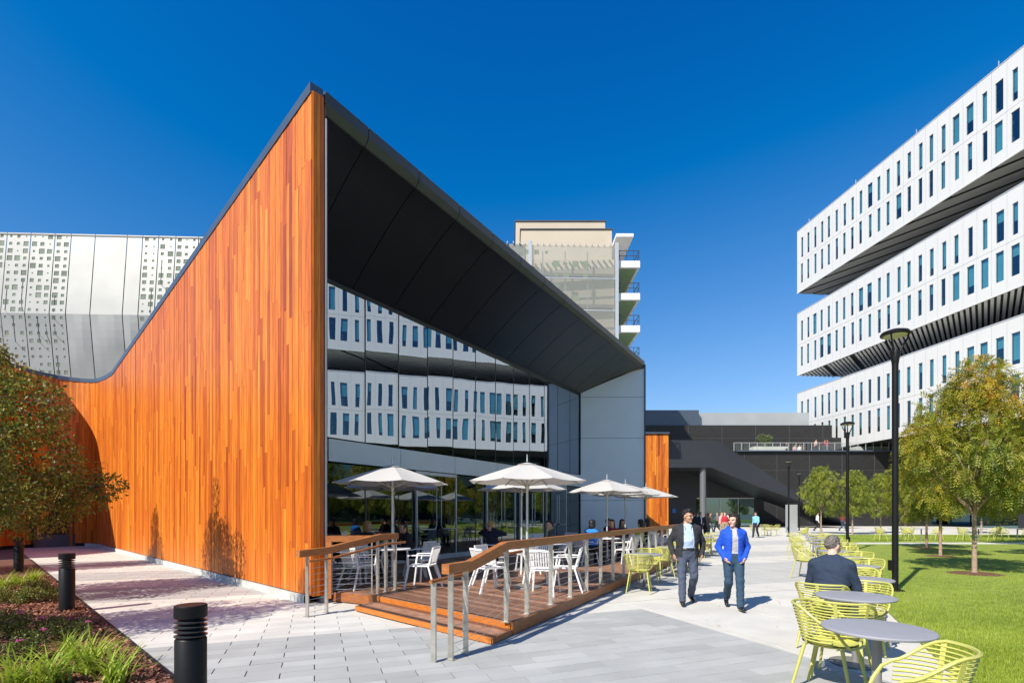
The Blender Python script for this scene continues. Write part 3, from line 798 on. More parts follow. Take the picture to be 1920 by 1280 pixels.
for bi, zs in enumerate((0, -12.65, -24.9)):
    zt, zb = 45.0 + zs, 35.6 + zs
    rows = [(40.6 + zs, 43.6 + zs, 40.1 + zs, zt), (36.75 + zs, 39.65 + zs, zb, 40.09 + zs)]
    block = MB()
    block.quad(fp(0, 0, zb), fp(0, 0, zt), fp(0, DEEP, zt), fp(0, DEEP, zb)); block.quad(fp(LEN, 0, zb), fp(LEN, DEEP, zb), fp(LEN, DEEP, zt), fp(LEN, 0, zt))
    block.quad(fp(0, DEEP, zb), fp(0, DEEP, zt), fp(LEN, DEEP, zt), fp(LEN, DEEP, zb)); block.quad(fp(0, 0, zt), fp(LEN, 0, zt), fp(LEN, DEEP, zt), fp(0, DEEP, zt))
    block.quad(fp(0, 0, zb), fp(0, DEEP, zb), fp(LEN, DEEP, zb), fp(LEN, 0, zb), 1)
    block.quad(fp(0, .03, zb), fp(0, .03, zt), fp(0, .03, zt), fp(0, .03, zb))
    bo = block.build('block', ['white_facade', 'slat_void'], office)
    fac = MB()
    for ri, (w0, w1, r0, r1) in enumerate(rows):
        r0 += .015; r1 -= .0
        u = .05; n = 0
        fac.quad(fp(0, 0, r0), fp(.35, 0, r0), fp(.35, 0, r1), fp(0, 0, r1)); u = .35
        while u < LEN - 1.5:
            wide = wrng.random() < (.06 + .5 * (u > 24) - .15 * (ri == 0) * (u > 24))
            wd = .76 if wide else .50; bl = wrng.choice([0, .35, .55, .7, .85, 1.0, 1.0])
            c = u + PITCH / 2 + wrng.uniform(-.08, .08); a, b = c - wd / 2, c + wd / 2; e = u + PITCH
            fac.quad(fp(u, 0, r0), fp(a, 0, r0), fp(a, 0, r1), fp(u, 0, r1)); fac.quad(fp(b, 0, r0), fp(e - .012, 0, r0), fp(e - .012, 0, r1), fp(b, 0, r1))
            fac.quad(fp(a, 0, r0), fp(b, 0, r0), fp(b, 0, w0), fp(a, 0, w0)); fac.quad(fp(a, 0, w1), fp(b, 0, w1), fp(b, 0, r1), fp(a, 0, r1))
            fm, gm, bme = win_mesh(wd, round(w1 - w0, 2), bl); P = fp(c, 0, w0)
            f = link('window', fm, office, Vector(P) - FO); link('pane', gm, f); link('blind', bme, f); nwin += 1
            u = e; n += 1
        fac.quad(fp(u, 0, r0), fp(LEN, 0, r0), fp(LEN, 0, r1), fp(u, 0, r1))
    fac.quad(fp(0, .02, zb), fp(LEN, .02, zb), fp(LEN, .02, zb + .02), fp(0, .02, zb + .02))
    fac.build('facade_skin', 'white_facade', bo)
    MB().bar(fp(0, .05, zt + .06), fp(LEN, .05, zt + .06), .16, .12).build('parapet_cap', 'bright_frame', bo)
    # slatted underside
    if bi < 2:
        sl_ = MB(); dirv = (Vector((5.5, -8.3, 0)) if bi == 0 else Vector((5.5, 5.95, 0))).normalized()
        du = dirv.dot(FD); di = dirv.dot(FI); kk = 0; u = -40.0
        while u < LEN + 40:
            gap = .42 if bi == 0 else .62
            if (bi == 0 and kk % 11 in (7, 8, 9)) or (bi == 1 and wrng.random() < .09): u += gap; kk += 1; continue
            L = (DEEP - .3) / di; a0, a1 = 0.15 / di, L; u0, u1 = u + du * a0, u + du * a1
            lo, hi = min(u0, u1), max(u0, u1)
            if hi > .1 and lo < LEN - .1:
                if abs(du) > 1e-6:
                    k0, k1 = (.1 - u) / du, (LEN - .1 - u) / du; k0, k1 = min(k0, k1), max(k0, k1); a0, a1 = max(a0, k0), min(a1, k1)
                if a1 - a0 > .3:
                    p, q = FO + FD * u + dirv * a0, FO + FD * u + dirv * a1
                    sl_.bar((p.x, p.y, zb - .1), (q.x, q.y, zb - .1), .25 if bi == 0 else .26, .03 if bi == 0 else .12)
            u += gap; kk += 1
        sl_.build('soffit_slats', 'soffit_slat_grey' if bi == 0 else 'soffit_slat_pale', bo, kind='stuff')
        ml = MB(); ml.bar(fp(0, .02, zb - .06), fp(LEN, .02, zb - .06), .12, .14); ml.build('soffit_edge', 'white_facade', bo)
for z0, z1 in ((32.3, 35.6), (20.1, 23.0)):                 # recessed glazed storey between the blocks
    mb = MB(); mb.quad(fp(16, 9, z0), fp(LEN, 9, z0), fp(LEN, 9, z1), fp(16, 9, z1)); mb.quad(fp(16, 9, z0), fp(16, 9, z1), fp(16, DEEP, z1), fp(16, DEEP, z0))
    mb.build('recessed_storey', 'charcoal_panel', office)
    MB().bar(fp(0, 1.2, z0 + .25), fp(LEN, 1.2, z0 + .25), .05, .5).build('roof_upstand', 'charcoal_panel', office)
mb = MB()
for k in range(8): mb.bar(fp(2 + k * 9, .5, 45), fp(2 + k * 9, .5, 46.0), .06, .06, up=FD)
mb.bar(fp(0, .5, 45.5), fp(LEN, .5, 45.5), .03, .03); mb.build('roof_rail', 'bright_frame', office)
for u in (28, 45, 62):
    for d in (5, 18): MB().box((fp(u, d, 0)[0], fp(u, d, 0)[1], 5.3), (1, 1, 10.6), .1).build('support_column', 'charcoal_panel', office)
mb = MB(); mb.quad(fp(20, 8, 0), fp(LEN, 8, 0), fp(LEN, 8, 10.7), fp(20, 8, 10.7)); mb.build('base_glazing', GLASS_TEAL, office)
mb = MB(); mb.quad(fp(20, 10, 0), fp(LEN, 10, 0), fp(LEN, 10, 10.7), fp(20, 10, 10.7)); mb.build('base_backing', 'interior_dark', office)

# ------------------------------------------------------------------ parking garage behind, wrapped in perforated metal screens
gar = thing('parking_garage', 'tall parking garage wrapped in pale perforated metal screens with beige core', 'building', (-20, 50, 0))
def gy(x): return 47.5 + .0434 * (x + 47.5)
GTZ, KZ = 27.7, 20.0
def gprof(z):                                              # how far the screen leans out at a height
    if z >= KZ: return .65 * (GTZ - z) / (GTZ - KZ)
    return .65 - .95 * (KZ - z) / 9
def px2x(px): r = (px - 960) / 960; return r * (47.5 + .0434 * 47.5) / (1 - .0434 * r)
srng = random.Random(5)
edges = [-22, 14, 58.6, 103.8, 134, 179, 239, 268, 298, 330, 372.6, 410, 455, 500, 545, 600, 655, 710, 765, 820, 875, 925, 985]
xs_ = [px2x(p) for p in edges]
for i, (xa, xb) in enumerate(zip(xs_, xs_[1:])):
    solid = 4 <= i <= 6; mb = MB(); g = .04; xa, xb = xa + g, xb - g
    levels = [GTZ]; cw_ = 1.0
    nz = 17; zs_ = [GTZ - k * .7 for k in range(26)]
    wv = srng.uniform(.0, .12)
    nx_ = max(1, round((xb - xa) / .68))
    for zt, zb in zip(zs_, zs_[1:]):
        for k in range(nx_):
            x0_, x1_ = xa + (xb - xa) * k / nx_, xa + (xb - xa) * (k + 1) / nx_
            def P(x, z):
                d = gprof(z)
                if solid and z < KZ: d += .14 * math.sin((x - xa) / (xb - xa) * math.pi) * math.sin((KZ - z) / 5 * math.pi)
                return (x, gy(x) - d, z)
            fade = (zt - 10) / 17
            h = 0 if solid else srng.choice([.06, .10, .14, .18, .22, .25]) * (1 if zt > KZ else .7)
            if h < .05: mb.quad(P(x0_, zb), P(x1_, zb), P(x1_, zt), P(x0_, zt)); continue
            cx, cz = (x0_ + x1_) / 2, (zt + zb) / 2; h = min(h, (x1_ - x0_) * .36)
            O = [P(x0_, zb), P(x1_, zb), P(x1_, zt), P(x0_, zt)]; I = [P(cx - h, cz - h), P(cx + h, cz - h), P(cx + h, cz + h), P(cx - h, cz + h)]
            mb.add(O + I, [(0, 1, 5, 4), (1, 2, 6, 5), (2, 3, 7, 6), (3, 0, 4, 7)])
            B_ = [(x, y + .03, z) for x, y, z in I]; mb.add(I + B_, [(0, 1, 5, 4), (1, 2, 6, 5), (2, 3, 7, 6), (3, 0, 4, 7)]); mb.add(B_, [(0, 1, 2, 3)], 1)
    so = mb.build('screen_panel', ['screen_white', 'screen_dark'], gar, smooth=20)
    if not solid:                                          # thin etched trace lines linking holes
        tm = MB()
        for _ in range(3):
            k = srng.randrange(2, 20) * .7; x = xa + (xb - xa) * (srng.randrange(nx_) + .5) / nx_; z = GTZ - k - .35
            def T(x, z): return (x, gy(x) - gprof(z) - .02, z)
            tm.tube([T(x, z), T(x, z - 2.2), T(min(xb - .1, x + .75), z - 3.0)], .022, 4)
        tm.build('trace_line', 'screen_dark', so)
mb = MB()
for x in xs_:
    for za, zb in ((9.6, KZ), (KZ, GTZ - .3)): mb.bar((x, gy(x) - gprof(za) + .14, za), (x, gy(x) - gprof(zb) + .14, zb), .12, .12, up=(1, 0, 0))
mb.bar((xs_[0], gy(xs_[0]) + .1, GTZ - .15), (xs_[-1], gy(xs_[-1]) + .1, GTZ - .15), .3, .12)
for z in (25, 22, 19, 16, 13): mb.bar((xs_[0], gy(xs_[0]) + .6, z), (10, gy(10) + .6, z), .5, .3)
mb.build('screen_frame', 'screen_rib', gar)
mb = MB(); mb.quad((-52, gy(-52) + 1.8, 0), (-10, gy(-10) + 1.8, 0), (-10, gy(-10) + 1.8, 26.9), (-52, gy(-52) + 1.8, 26.9)); mb.build('parking_deck_wall', 'charcoal_panel', gar)
# right hand bay: translucent mesh over the beige core
mb = MB(); mb.box((3.6, 58.0, 13.4), (13.2, 14, 27.0)); mb.build('core_base', 'beige_wall', gar)
mb = MB(); mb.box((5.5, 58.3, 28.55), (9.2, 13, 3.5)); co = mb.build('core_wall', 'beige_wall', gar)
mb = MB(); mb.box((5.5, 58.3, 30.36), (9.4, 13.2, .09)); mb.build('coping', 'joint_grey', co)
mb = MB(); mb.box((5.2, 61, 31.2), (9.6, 12, 3.5)); co2 = mb.build('core_wall', 'beige_wall', gar)
mb = MB(); mb.box((5.2, 61, 33.0), (9.8, 12.2, .09)); mb.build('coping', 'joint_grey', co2)
mb = MB(); mb.box((-1.5, 58, 28.0), (5.2, 12, 1.7)); mb.build('core_wall', 'beige_wall', gar)
def mesh_mat():
    m = bpy.data.materials.new('woven_mesh'); m.use_nodes = True; n = m.node_tree; b = n.nodes['Principled BSDF']
    b.inputs['Base Color'].default_value = (.38, .385, .33, 1); b.inputs['Roughness'].default_value = .5; b.inputs['Metallic'].default_value = .3
    t = n.nodes.new('ShaderNodeBsdfTransparent'); mx = n.nodes.new('ShaderNodeMixShader'); mx.inputs[0].default_value = .55
    n.links.new(t.outputs[0], mx.inputs[1]); n.links.new(b.outputs[0], mx.inputs[2]); n.links.new(mx.outputs[0], n.nodes['Material Output'].inputs[0])
    MATS['woven_mesh'] = m; return m
WM = mesh_mat()
xr = [-4.0, 1.75, 10.1]
for xa, xb in zip(xr, xr[1:]):
    mb = MB()
    for z0, z1 in ((24.6, 27.6), (21.5, 24.5), (18.4, 21.4), (15.3, 18.3), (12, 15.2)):
        mb.quad((xa + .1, gy(xa) - .1, z0), (xb - .1, gy(xb) - .1, z0), (xb - .1, gy(xb) - .1, z1), (xa + .1, gy(xa) - .1, z1))
    mb.build('mesh_screen', WM, gar)
gm_ = MB()
for k in range(12):
    for j in range(12):
        if srng.random() < .62:
            x = -3.3 + k * .95; z = 27 - j * 1.1; h = srng.choice([.14, .22, .3])
            gm_.quad((x - h, gy(x) + .05, z - h), (x + h, gy(x) + .05, z - h), (x + h, gy(x) + .05, z + h), (x - h, gy(x) + .05, z + h))
gm_.build('perforation', mat('perforation_green', (.24, .36, .14), .8), gar, kind='stuff')
for x in (-4.0, 1.75, 10.2): MB().bar((x, gy(x) - .2, 8), (x, gy(x) - .2, 27.9), .3, .3, up=(1, 0, 0)).build('mast', 'bright_frame', gar)
pm = MB()
for x in (-1.0, .2, 3.0, 5.2, 7.4): pm.bar((x, gy(x) + .3, 8), (x, gy(x) + .3, 27.2), .12, .1, up=(1, 0, 0))
for z in (24.5, 21.4, 18.3, 15.2): pm.bar((-4, gy(-4) - .05, z), (10.1, gy(10) - .05, z), .12, .1)
for k in range(24): x = -4 + k * .59; pm.bar((x, gy(x) - .25, 27.75), (x, gy(x) + .3, 27.75), .08, .2)
pm.build('screen_frame', 'bright_frame', gar)
for k, z in enumerate((25.65, 22.5, 19.35, 16.2)):          # stair landings at the end of the garage
    b = MB().box((11.45, 53.5, z + .32), (2.1, 7.0, .64)).build('balcony', 'balcony_white', gar)
    MB().box((11.4, 53.6, z - .02), (1.7, 6.6, .06)).build('balcony_soffit', 'balcony_green', b)
    rl = MB(); ztop = z + 1.65
    for zz_ in (ztop, z + 1.15): rl.bar((10.4, 50.06, zz_), (12.42, 50.06, zz_), .05, .05); rl.bar((12.42, 50.06, zz_), (12.42, 56.9, zz_), .05, .05)
    for x in (10.5, 11.2, 11.9, 12.42): rl.bar((x, 50.06, z + .6), (x, 50.06, ztop), .05, .05, up=(1, 0, 0))
    for y in (52, 54, 56): rl.bar((12.42, y, z + .6), (12.42, y, ztop), .05, .05, up=(1, 0, 0))
    rl.build('balcony_rail', 'rail_dark', b)
MB().box((11.0, 53.5, 28.75), (1.7, 7.2, .3)).build('canopy', 'balcony_white', gar)

# ------------------------------------------------------------------ dark brick building with stair and roof terrace
lib = thing('dark_building', 'low charcoal brick building with diagonal stair and planted roof terrace', 'building', (35, 66, 0))
MB().box((31.0, 75, 6.85), (25.5, 10, 13.7)).build('upper_wall', 'dark_brick', lib)
MB().box((47.9, 75, 6.0), (8.25, 10, 12.0)).build('upper_wall', 'dark_brick', lib)
MB().box((30.2, 76, 14.7), (22.5, 9, 2.0)).build('roof_band', 'metal_roof_pale', lib)
MB().box((21.8, 75.2, 14.75), (8, 9, 2.3)).build('roof_band', 'coping_metal', lib)  # shaded end of the same band, its shadow put in as darker metal
MB().box((41, 68.05, 4.8), (24, 3.9, 9.6)).build('terrace_wall', 'dark_brick', lib)
MB().box((41, 66.0, 9.68), (24, .5, .16)).build('terrace_edge', 'coping_metal', lib)
sm = MB()                                                   # panel joints of the upper walls
for k in range(6): sm.box((19.5 + k * 4.6, 69.995, 11.6), (.05, .04, 4.1))
for k in range(6): sm.box((30 + k * 4.2, 66.095, 4.9), (.05, .04, 9.2))
sm.box((31, 69.995, 11.9), (25, .04, .04)); sm.box((41, 66.095, 7.2), (24, .04, .04))
sm.build('wall_joint', 'joint_grey', lib)
rl = MB()
rl.bar((28.6, 66.0, 10.75), (52.5, 66.0, 10.75), .06, .05)
for k in range(25): rl.bar((28.6 + k, 66.0, 9.7), (28.6 + k, 66.0, 10.75), .05, .05, up=(1, 0, 0))
rr = rl.build('terrace_rail', 'bright_frame', lib)
MB().quad((28.6, 66.03, 9.75), (52.5, 66.03, 9.75), (52.5, 66.03, 10.7), (28.6, 66.03, 10.7)).build('rail_glass', glass_mat('rail_glass', .12, (.8, .85, .85), (.82, .85, .85)), rr)
def prism_y(poly, y0, y1, name, m_, par):
    n = len(poly); P = [(x, y0, z) for x, z in poly] + [(x, y1, z) for x, z in poly]
    F = [tuple(range(n))[::-1], tuple(range(n, 2 * n))] + [(i, (i + 1) % n, n + (i + 1) % n, n + i) for i in range(n)]
    o = MB().add(P, F).build(name, m_, par)
    return o
def zat(py, Y): return H + (962 - py) * Y / 960
def xat(px, Y): return (px - 960) / 960 * Y
SY = 57
prism_y([(xat(a, SY), zat(b, SY)) for a, b in ((1251, 824), (1251, 876), (1334, 876), (1425, 913), (1528, 949), (1600, 985.5), (1620, 985.5), (1531, 947), (1344, 826))], SY, SY + 7, 'stair_wall', 'charcoal_panel', lib)
prism_y([(xat(1251, SY), 6.9), (xat(1334, SY), 6.9), (xat(1334, SY), 7.0), (xat(1251, SY), 7.0)], SY + 7, SY + 9, 'soffit', 'charcoal_panel', lib)
MB().lathe([(.34, 0), (.34, 6.75)], 20, (xat(1318, 57.6), 57.6, 0)).build('round_column', 'column_grey', lib, smooth=40)
MB().box((24, 64.6, 3.5), (14, .4, 7)).build('entrance_wall', 'charcoal_panel', lib)
ent = MB().bar((23.2, 64.3, 3.55), (30.4, 64.3, 3.55), .12, .14).bar((26.1, 64.3, 0), (26.1, 64.3, 3.5), .1, .1, up=(1, 0, 0)).bar((28.4, 64.3, 0), (28.4, 64.3, 3.5), .06, .06, up=(1, 0, 0)).build('entrance_door', 'bright_frame', lib)
MB().quad((23.2, 64.32, .05), (30.4, 64.32, .05), (30.4, 64.32, 3.5), (23.2, 64.32, 3.5)).build('door_glass', GLASS_TEAL, ent)
MB().box((66, 66.4, 4.8), (26, 2, 9.6)).build('terrace_wall', 'charcoal_panel', lib)
MB().box((66, 65.2, 6.9), (26.5, .6, .3)).build('eave', 'charcoal_panel', lib)
for k in range(10): MB().quad((53.6 + k * 2.5, 65.3, .3), (55.9 + k * 2.5, 65.3, .3), (55.9 + k * 2.5, 65.3, 3.3), (53.6 + k * 2.5, 65.3, 3.3)).build('ground_window', GLASS_TEAL, lib)
sgn = thing('wall_sign', 'small blue square sign on the dark wall past the cedar fin', 'sign', (xat(1264, 64.2), 64.2, zat(957, 64.2)))
MB().box((xat(1264, 64.3), 64.34, zat(957, 64.3)), (.45, .06, .5)).build('plate', 'sign_blue', sgn)
for k, (x0, x1) in enumerate(((xat(1407, 68), xat(1470, 68)), (xat(1595, 68), xat(1656, 68)))):
    pl = thing('planter', ('long pale planter on the roof terrace above the stair' if k == 0 else 'long pale planter on the roof terrace beside the standing couple\'s end'), 'planter', ((x0 + x1) / 2, 67.6, 9.6))
    MB().box(((x0 + x1) / 2, 67.6, 10.0), (x1 - x0, 1.2, .8)).build('trough', 'planter_pale', pl)
    MB().box(((x0 + x1) / 2, 67.6, 10.41), (x1 - x0 - .2, 1.0, .03)).build('soil', 'soil', pl)
# grey pylon
pyl = thing('pylon', 'pale grey upright pylon slab at the lawn corner beside a lamp post', 'pylon', (xat(1484, 43.5), 43.5, 0))
px_, = [xat(1484, 43.5)]
MB().box((px_, 43.5, 1.2), (.86, .3, 2.4)).build('slab', 'metal_roof_pale', pyl)
MB().box((px_ - .38, 43.33, 1.2), (.07, .06, 2.42)).build('edge_strip', 'bright_frame', pyl)
# ------------------------------------------------------------------ furniture prototypes
def lime_proto(detail=True):
    t = thing('lime_chair', 'x', 'chair')
    def Rz(z): return .225 + (z - .44) * .25
    def h(a):
        a = abs(a)
        if a <= 48: return .80
        k = min(1, (a - 48) / 62); return .80 - .17 * (k * k * (3 - 2 * k))
    def pt(a, z, o=0): r = Rz(z) + o; return Vector((r * math.sin(R(a)), -r * .98 * math.cos(R(a)), z))
    fr_ = MB()
    rim = [pt(a, h(a)) for a in range(-110, 111, 10)]
    fl, fr2 = Vector((-.20, .225, .455)), Vector((.20, .225, .455))
    loop = [fl, Vector((-.245, .20, .50)), Vector((-.272, .15, .58))] + rim + [Vector((.272, .15, .58)), Vector((.245, .20, .50)), fr2]
    fr_.tube(loop, .013, 6)
    fr_.tube([fl, Vector((-.1, .245, .44)), Vector((.1, .245, .44)), fr2], .012, 6)
    if detail:
        fr_.build('frame', 'lime', t, smooth=50, local=True)
        rb = MB()
        for a in (-52, 0, 52):
            P = [pt(a - 3.2, .44), pt(a + 3.2, .44), pt(a + 3.2, h(a)), pt(a - 3.2, h(a))]
            rb.add(P + [p * 1 + Vector((math.sin(R(a)), -math.cos(R(a)), 0)) * .008 for p in P], [(0, 1, 2, 3), (7, 6, 5, 4), (0, 4, 5, 1), (1, 5, 6, 2), (2, 6, 7, 3), (3, 7, 4, 0)])
        rb.build('spine', 'lime', t, local=True)
    else: rb = fr_
    zs = [.478 + .0285 * k for k in range(11)] if detail else [.50 + .05 * k for k in range(6)]
    for z in zs:
        if z < .63: m_ = 108 + (.63 - z) * 45
        else:
            m_ = 48
            while m_ < 110 and h(m_ + 1) > z + .004: m_ += 1
        sm = MB() if detail else fr_
        N = 10 if detail else 6
        sm.tube([pt(-m_ + 2 * m_ * i / N, z, .002) for i in range(N + 1)], .0075 if detail else .011, 4)
        if detail: sm.build('back_slat', 'lime', t, smooth=60, local=True)
    se = MB() if detail else fr_
    P = []; n = 20
    prof = ((.0, .418), (.11, .424), (.18, .436), (.222, .458))
    se.v_ = None
    for r, z in prof[1:]:
        for j in range(n):
            a = 2 * math.pi * j / n; x, y = r * math.sin(a), r * math.cos(a); y = y * 1.04
            if abs(x) > .2: x = .2 * (1 if x > 0 else -1) + (x - .2 * (1 if x > 0 else -1)) * .8
            P.append((x, y, z))
    F = [(i * n + j, (i + 1) * n + j, (i + 1) * n + (j + 1) % n, i * n + (j + 1) % n) for i in range(2) for j in range(n)] + [tuple(range(n))[::-1]]
    se.add(P, F); se.add([(x, y, z - .012) for x, y, z in P], [f[::-1] for f in F])
    if detail:
        se.build('seat', 'lime', t, smooth=50, local=True)
        for sx in (-1, 1):
            for sy in (-1, 1):
                MB().tube([(sx * .175, sy * .155, .435), (sx * .24, sy * .25, 0)], [.017, .012], 8).build('leg', 'lime', t, smooth=50, local=True)
    else:
        for sx in (-1, 1):
            for sy in (-1, 1): fr_.tube([(sx * .175, sy * .155, .435), (sx * .24, sy * .25, 0)], .016, 5)
        fr_.build('seat_shell', 'lime', t, local=True)
    return t
def white_proto():
    t = thing('white_chair', 'x', 'chair')
    def bk(x, z): return Vector((x, -.2 - (z - .45) * .28 - .0 + .35 * x * x * -1 * .0, z))
    f = MB(); f.sweep([(-.215, .21, .45), (.215, .21, .45)], .035, .025); f.sweep([(-.2, -.2, .45), (.2, -.2, .45)], .035, .025)
    f.bar((-.21, .21, .45), (-.195, -.2, .45), .03, .025); f.bar((.21, .21, .45), (.195, -.2, .45), .03, .025)
    for k in range(9): x = -.165 + k * .041; f.bar((x, .2, .452), (x * .95, -.2, .448), .028, .014)
    f.build('seat', 'white_plastic', t, local=True)
    f = MB(); f.bar(bk(-.2, .45), bk(-.225, .81), .03, .022, up=(1, 0, 0)); f.bar(bk(.2, .45), bk(.225, .81), .03, .022, up=(1, 0, 0))
    f.bar(bk(-.238, .80), bk(.238, .80), .022, .035); f.bar(bk(-.2, .5), bk(.2, .5), .02, .03)
    f.build('back_frame', 'white_plastic', t, local=True)
    sm = MB(); sm.bar(bk(0, .5), bk(0, .79), .012, .026, up=(1, 0, 0)); me = sm.mesh('back_slat', 'white_plastic')
    for k in range(9): link('back_slat', me, t, ((-.18 + k * .045), 0, 0))
    for sx in (-1, 1):
        a = MB(); a.sweep([bk(sx * .215, .66), (sx * .275, -.05, .665), (sx * .275, .2, .655)], .035, .02); a.bar((sx * .275, .2, .65), (sx * .225, .215, .45), .03, .03, up=(0, 1, 0))
        a.build('armrest', 'white_plastic', t, local=True)
        MB().bar((sx * .215, .2, .44), (sx * .265, .27, 0), .03, .03, up=(0, 1, 0)).build('leg', 'white_plastic', t, local=True)
        MB().bar((sx * .195, -.19, .44), (sx * .245, -.34, 0), .03, .03, up=(0, 1, 0)).build('leg', 'white_plastic', t, local=True)
    return t
def table_proto(name, top, ped, r, label):
    t = thing(name, label, 'table')
    MB().lathe([(r - .025, .715), (r - .006, .718), (r, .728), (r, .734), (r - .006, .741), (r - .02, .743)], 48).build('tabletop', top, t, smooth=40, local=True)
    MB().tube([(0, 0, .015), (0, 0, .715)], .034, 16).build('pedestal', ped, t, smooth=40, local=True)
    MB().lathe([(.25, 0), (.25, .006), (.22, .014), (.05, .02)], 36).build('base', ped, t, smooth=30, local=True)
    return t
def umbrella_proto():
    t = thing('market_umbrella', 'x', 'umbrella')
    RR, ZE, ZA = 1.20, 2.10, 2.47
    P = []; F = []; NR = 5
    for i in range(NR + 1):
        u = i / NR
        for j in range(32):
            a = 2 * math.pi * j / 32; q = (j % 4) / 4; f = math.cos(math.pi / 8) / math.cos((q - .5) * math.pi / 4)
            rr = RR * u * f * .985; sag = math.sin(q * math.pi) * .035 * u
            z = ZA - (ZA - ZE) * (u ** 1.12) - sag * .8
            P.append((rr * math.cos(a), rr * math.sin(a), z))
    for i in range(NR):
        for j in range(32): F.append((i * 32 + j, (i + 1) * 32 + j, (i + 1) * 32 + (j + 1) % 32, i * 32 + (j + 1) % 32))
    cm = bpy.data.materials.new('canvas_cloth'); cm.use_nodes = True; n = cm.node_tree; b = n.nodes['Principled BSDF']
    b.inputs['Base Color'].default_value = (.62, .60, .56, 1); b.inputs['Roughness'].default_value = .9
    tr = n.nodes.new('ShaderNodeBsdfTranslucent'); tr.inputs['Color'].default_value = (.6, .57, .52, 1)
    mx = n.nodes.new('ShaderNodeMixShader'); mx.inputs[0].default_value = .22; n.links.new(b.outputs[0], mx.inputs[1]); n.links.new(tr.outputs[0], mx.inputs[2]); n.links.new(mx.outputs[0], n.nodes['Material Output'].inputs[0])
    MATS['canvas_cloth'] = cm
    MB().add(P, F).build('canopy', cm, t, smooth=14, local=True)
    vc = MB(); Q = [(0, 0, ZA + .012)]
    for j in range(8): a = 2 * math.pi * j / 8; Q.append((.2 * math.cos(a), .2 * math.sin(a), ZA - .036))
    vc.add(Q, [(0, 1 + j, 1 + (j + 1) % 8) for j in range(8)]).build('vent_cap', cm, t, local=True)
    MB().tube([(0, 0, ZA + .03), (0, 0, ZA + .17)], [.016, .007], 8).build('finial', 'bright_frame', t, local=True)
    MB().tube([(0, 0, 0.01), (0, 0, ZA)], .024, 12).build('pole', 'bright_frame', t, smooth=40, local=True)
    MB().tube([(0, 0, ZE - .16), (0, 0, ZE - .04)], .042, 12).build('hub', 'steel', t, smooth=40, local=True)
    cordm = MB().tube([(.03, .03, ZE - .1), (.06, .05, 1.5), (.035, .03, 1.2)], .006, 5); cordm.build('cord', 'rail_dark', t, local=True)
    rm = MB(); rm.bar((.05, 0, ZA - .06), (RR - .01, 0, ZE - .012), .018, .022); rm.bar((.04, 0, ZE - .09), (.52, 0, ZA - .235), .012, .016)
    me = rm.mesh('rib', 'steel')
    for k in range(8): link('rib', me, t, (0, 0, 0), R(45 * k))
    MB().lathe([(.28, 0), (.28, .03), (.05, .05), (.035, .14)], 28).build('base', 'pedestal_grey', t, smooth=30, local=True)
    return t
LC = lime_proto(); LCF = lime_proto(False); WC = white_proto(); TG = table_proto('round_table', 'table_grey', 'pedestal_grey', .385, 'x'); TW = table_proto('round_table', 'white_plastic', 'bright_frame', .38, 'x')
UM = umbrella_proto()
USED = set()
def place(proto, x, y, rz, label, group, z=0., sc_=None):
    """the first placement moves the prototype itself, later ones copy it"""
    if id(proto) not in USED:
        USED.add(id(proto)); proto.location = (x, y, z); proto.rotation_euler = (0, 0, rz); proto['label'] = label; proto['group'] = group; return proto
    return dup(proto, (x, y, z), rz, label, group)
def chair_at(proto, tx, ty, a, dist, label, group, z=0., jit=0, turn=0):
    """chair at bearing a (deg from +Y, clockwise) from its table, facing the table"""
    x, y = tx + math.sin(R(a)) * dist, ty + math.cos(R(a)) * dist
    return place(proto, x, y, R(180 - a + turn), label, group, z)
GL = 'lime green slatted chairs around the grey tables'; GT_ = 'grey round tables on the walkway'
# ---- the row of grey tables along the lawn edge
rt = [(2.90, 4.07), (3.80, 5.67), (4.88, 7.15), (5.98, 8.95), (6.95, 10.7), (7.9, 12.5), (8.85, 14.3), (9.8, 16.1), (10.75, 17.9), (11.7, 19.7), (12.65, 21.5)]
nm = ['biggest looking grey table, nearest us', 'grey table before the man in navy', 'grey table the man in navy leans on', 'grey table behind the man in navy'] + \
     ['%s grey table along the lawn' % o for o in ('fifth', 'sixth', 'seventh', 'eighth', 'ninth', 'tenth', 'last')]
for (x, y), n in zip(rt, nm): place(TG, x, y, 0, 'round ' + n, GT_)
def lime_h(i, x, y, h, side): place(LC, x, y, R(-h), 'lime chair %s the %s' % (side, nm[i]), GL)
def lime(i, a, d, side, turn=0): chair_at(LC if rt[i][1] < 15 else LCF, *rt[i], a, d, 'lime slatted chair %s %s' % (side.replace(' of',''), nm[i].replace('grey table', 'table')) if 0 else 'lime chair %s the %s' % (side, nm[i]), GL, 0, 0, turn)
lime_h(0, 2.98, 4.80, 140, 'on the paving side of'); lime_h(0, 2.60, 3.30, 300, 'cut off by the picture edge at')
lime(1, 222, .80, 'with its back to us at', 0); lime(1, 40, .72, 'on the lawn side of', 0)
lime(2, 30, .72, 'on the far side of')
place(LC, 3.86, 6.34, R(-44), 'lime green slatted chair that the man in navy sits on', GL)
for i in range(3, 11):
    for a, s_ in ((-35, 'on the paving side of'), (50, 'on the lawn side of'), (205, 'with its back to us at')):
        if (i, a) in ((3, -35), (4, -35), (6, -35), (7, -35), (9, -35), (5, 205), (8, 205)): continue
        lime(i, a + random.uniform(-14, 14), .74, s_, random.uniform(-10, 10))
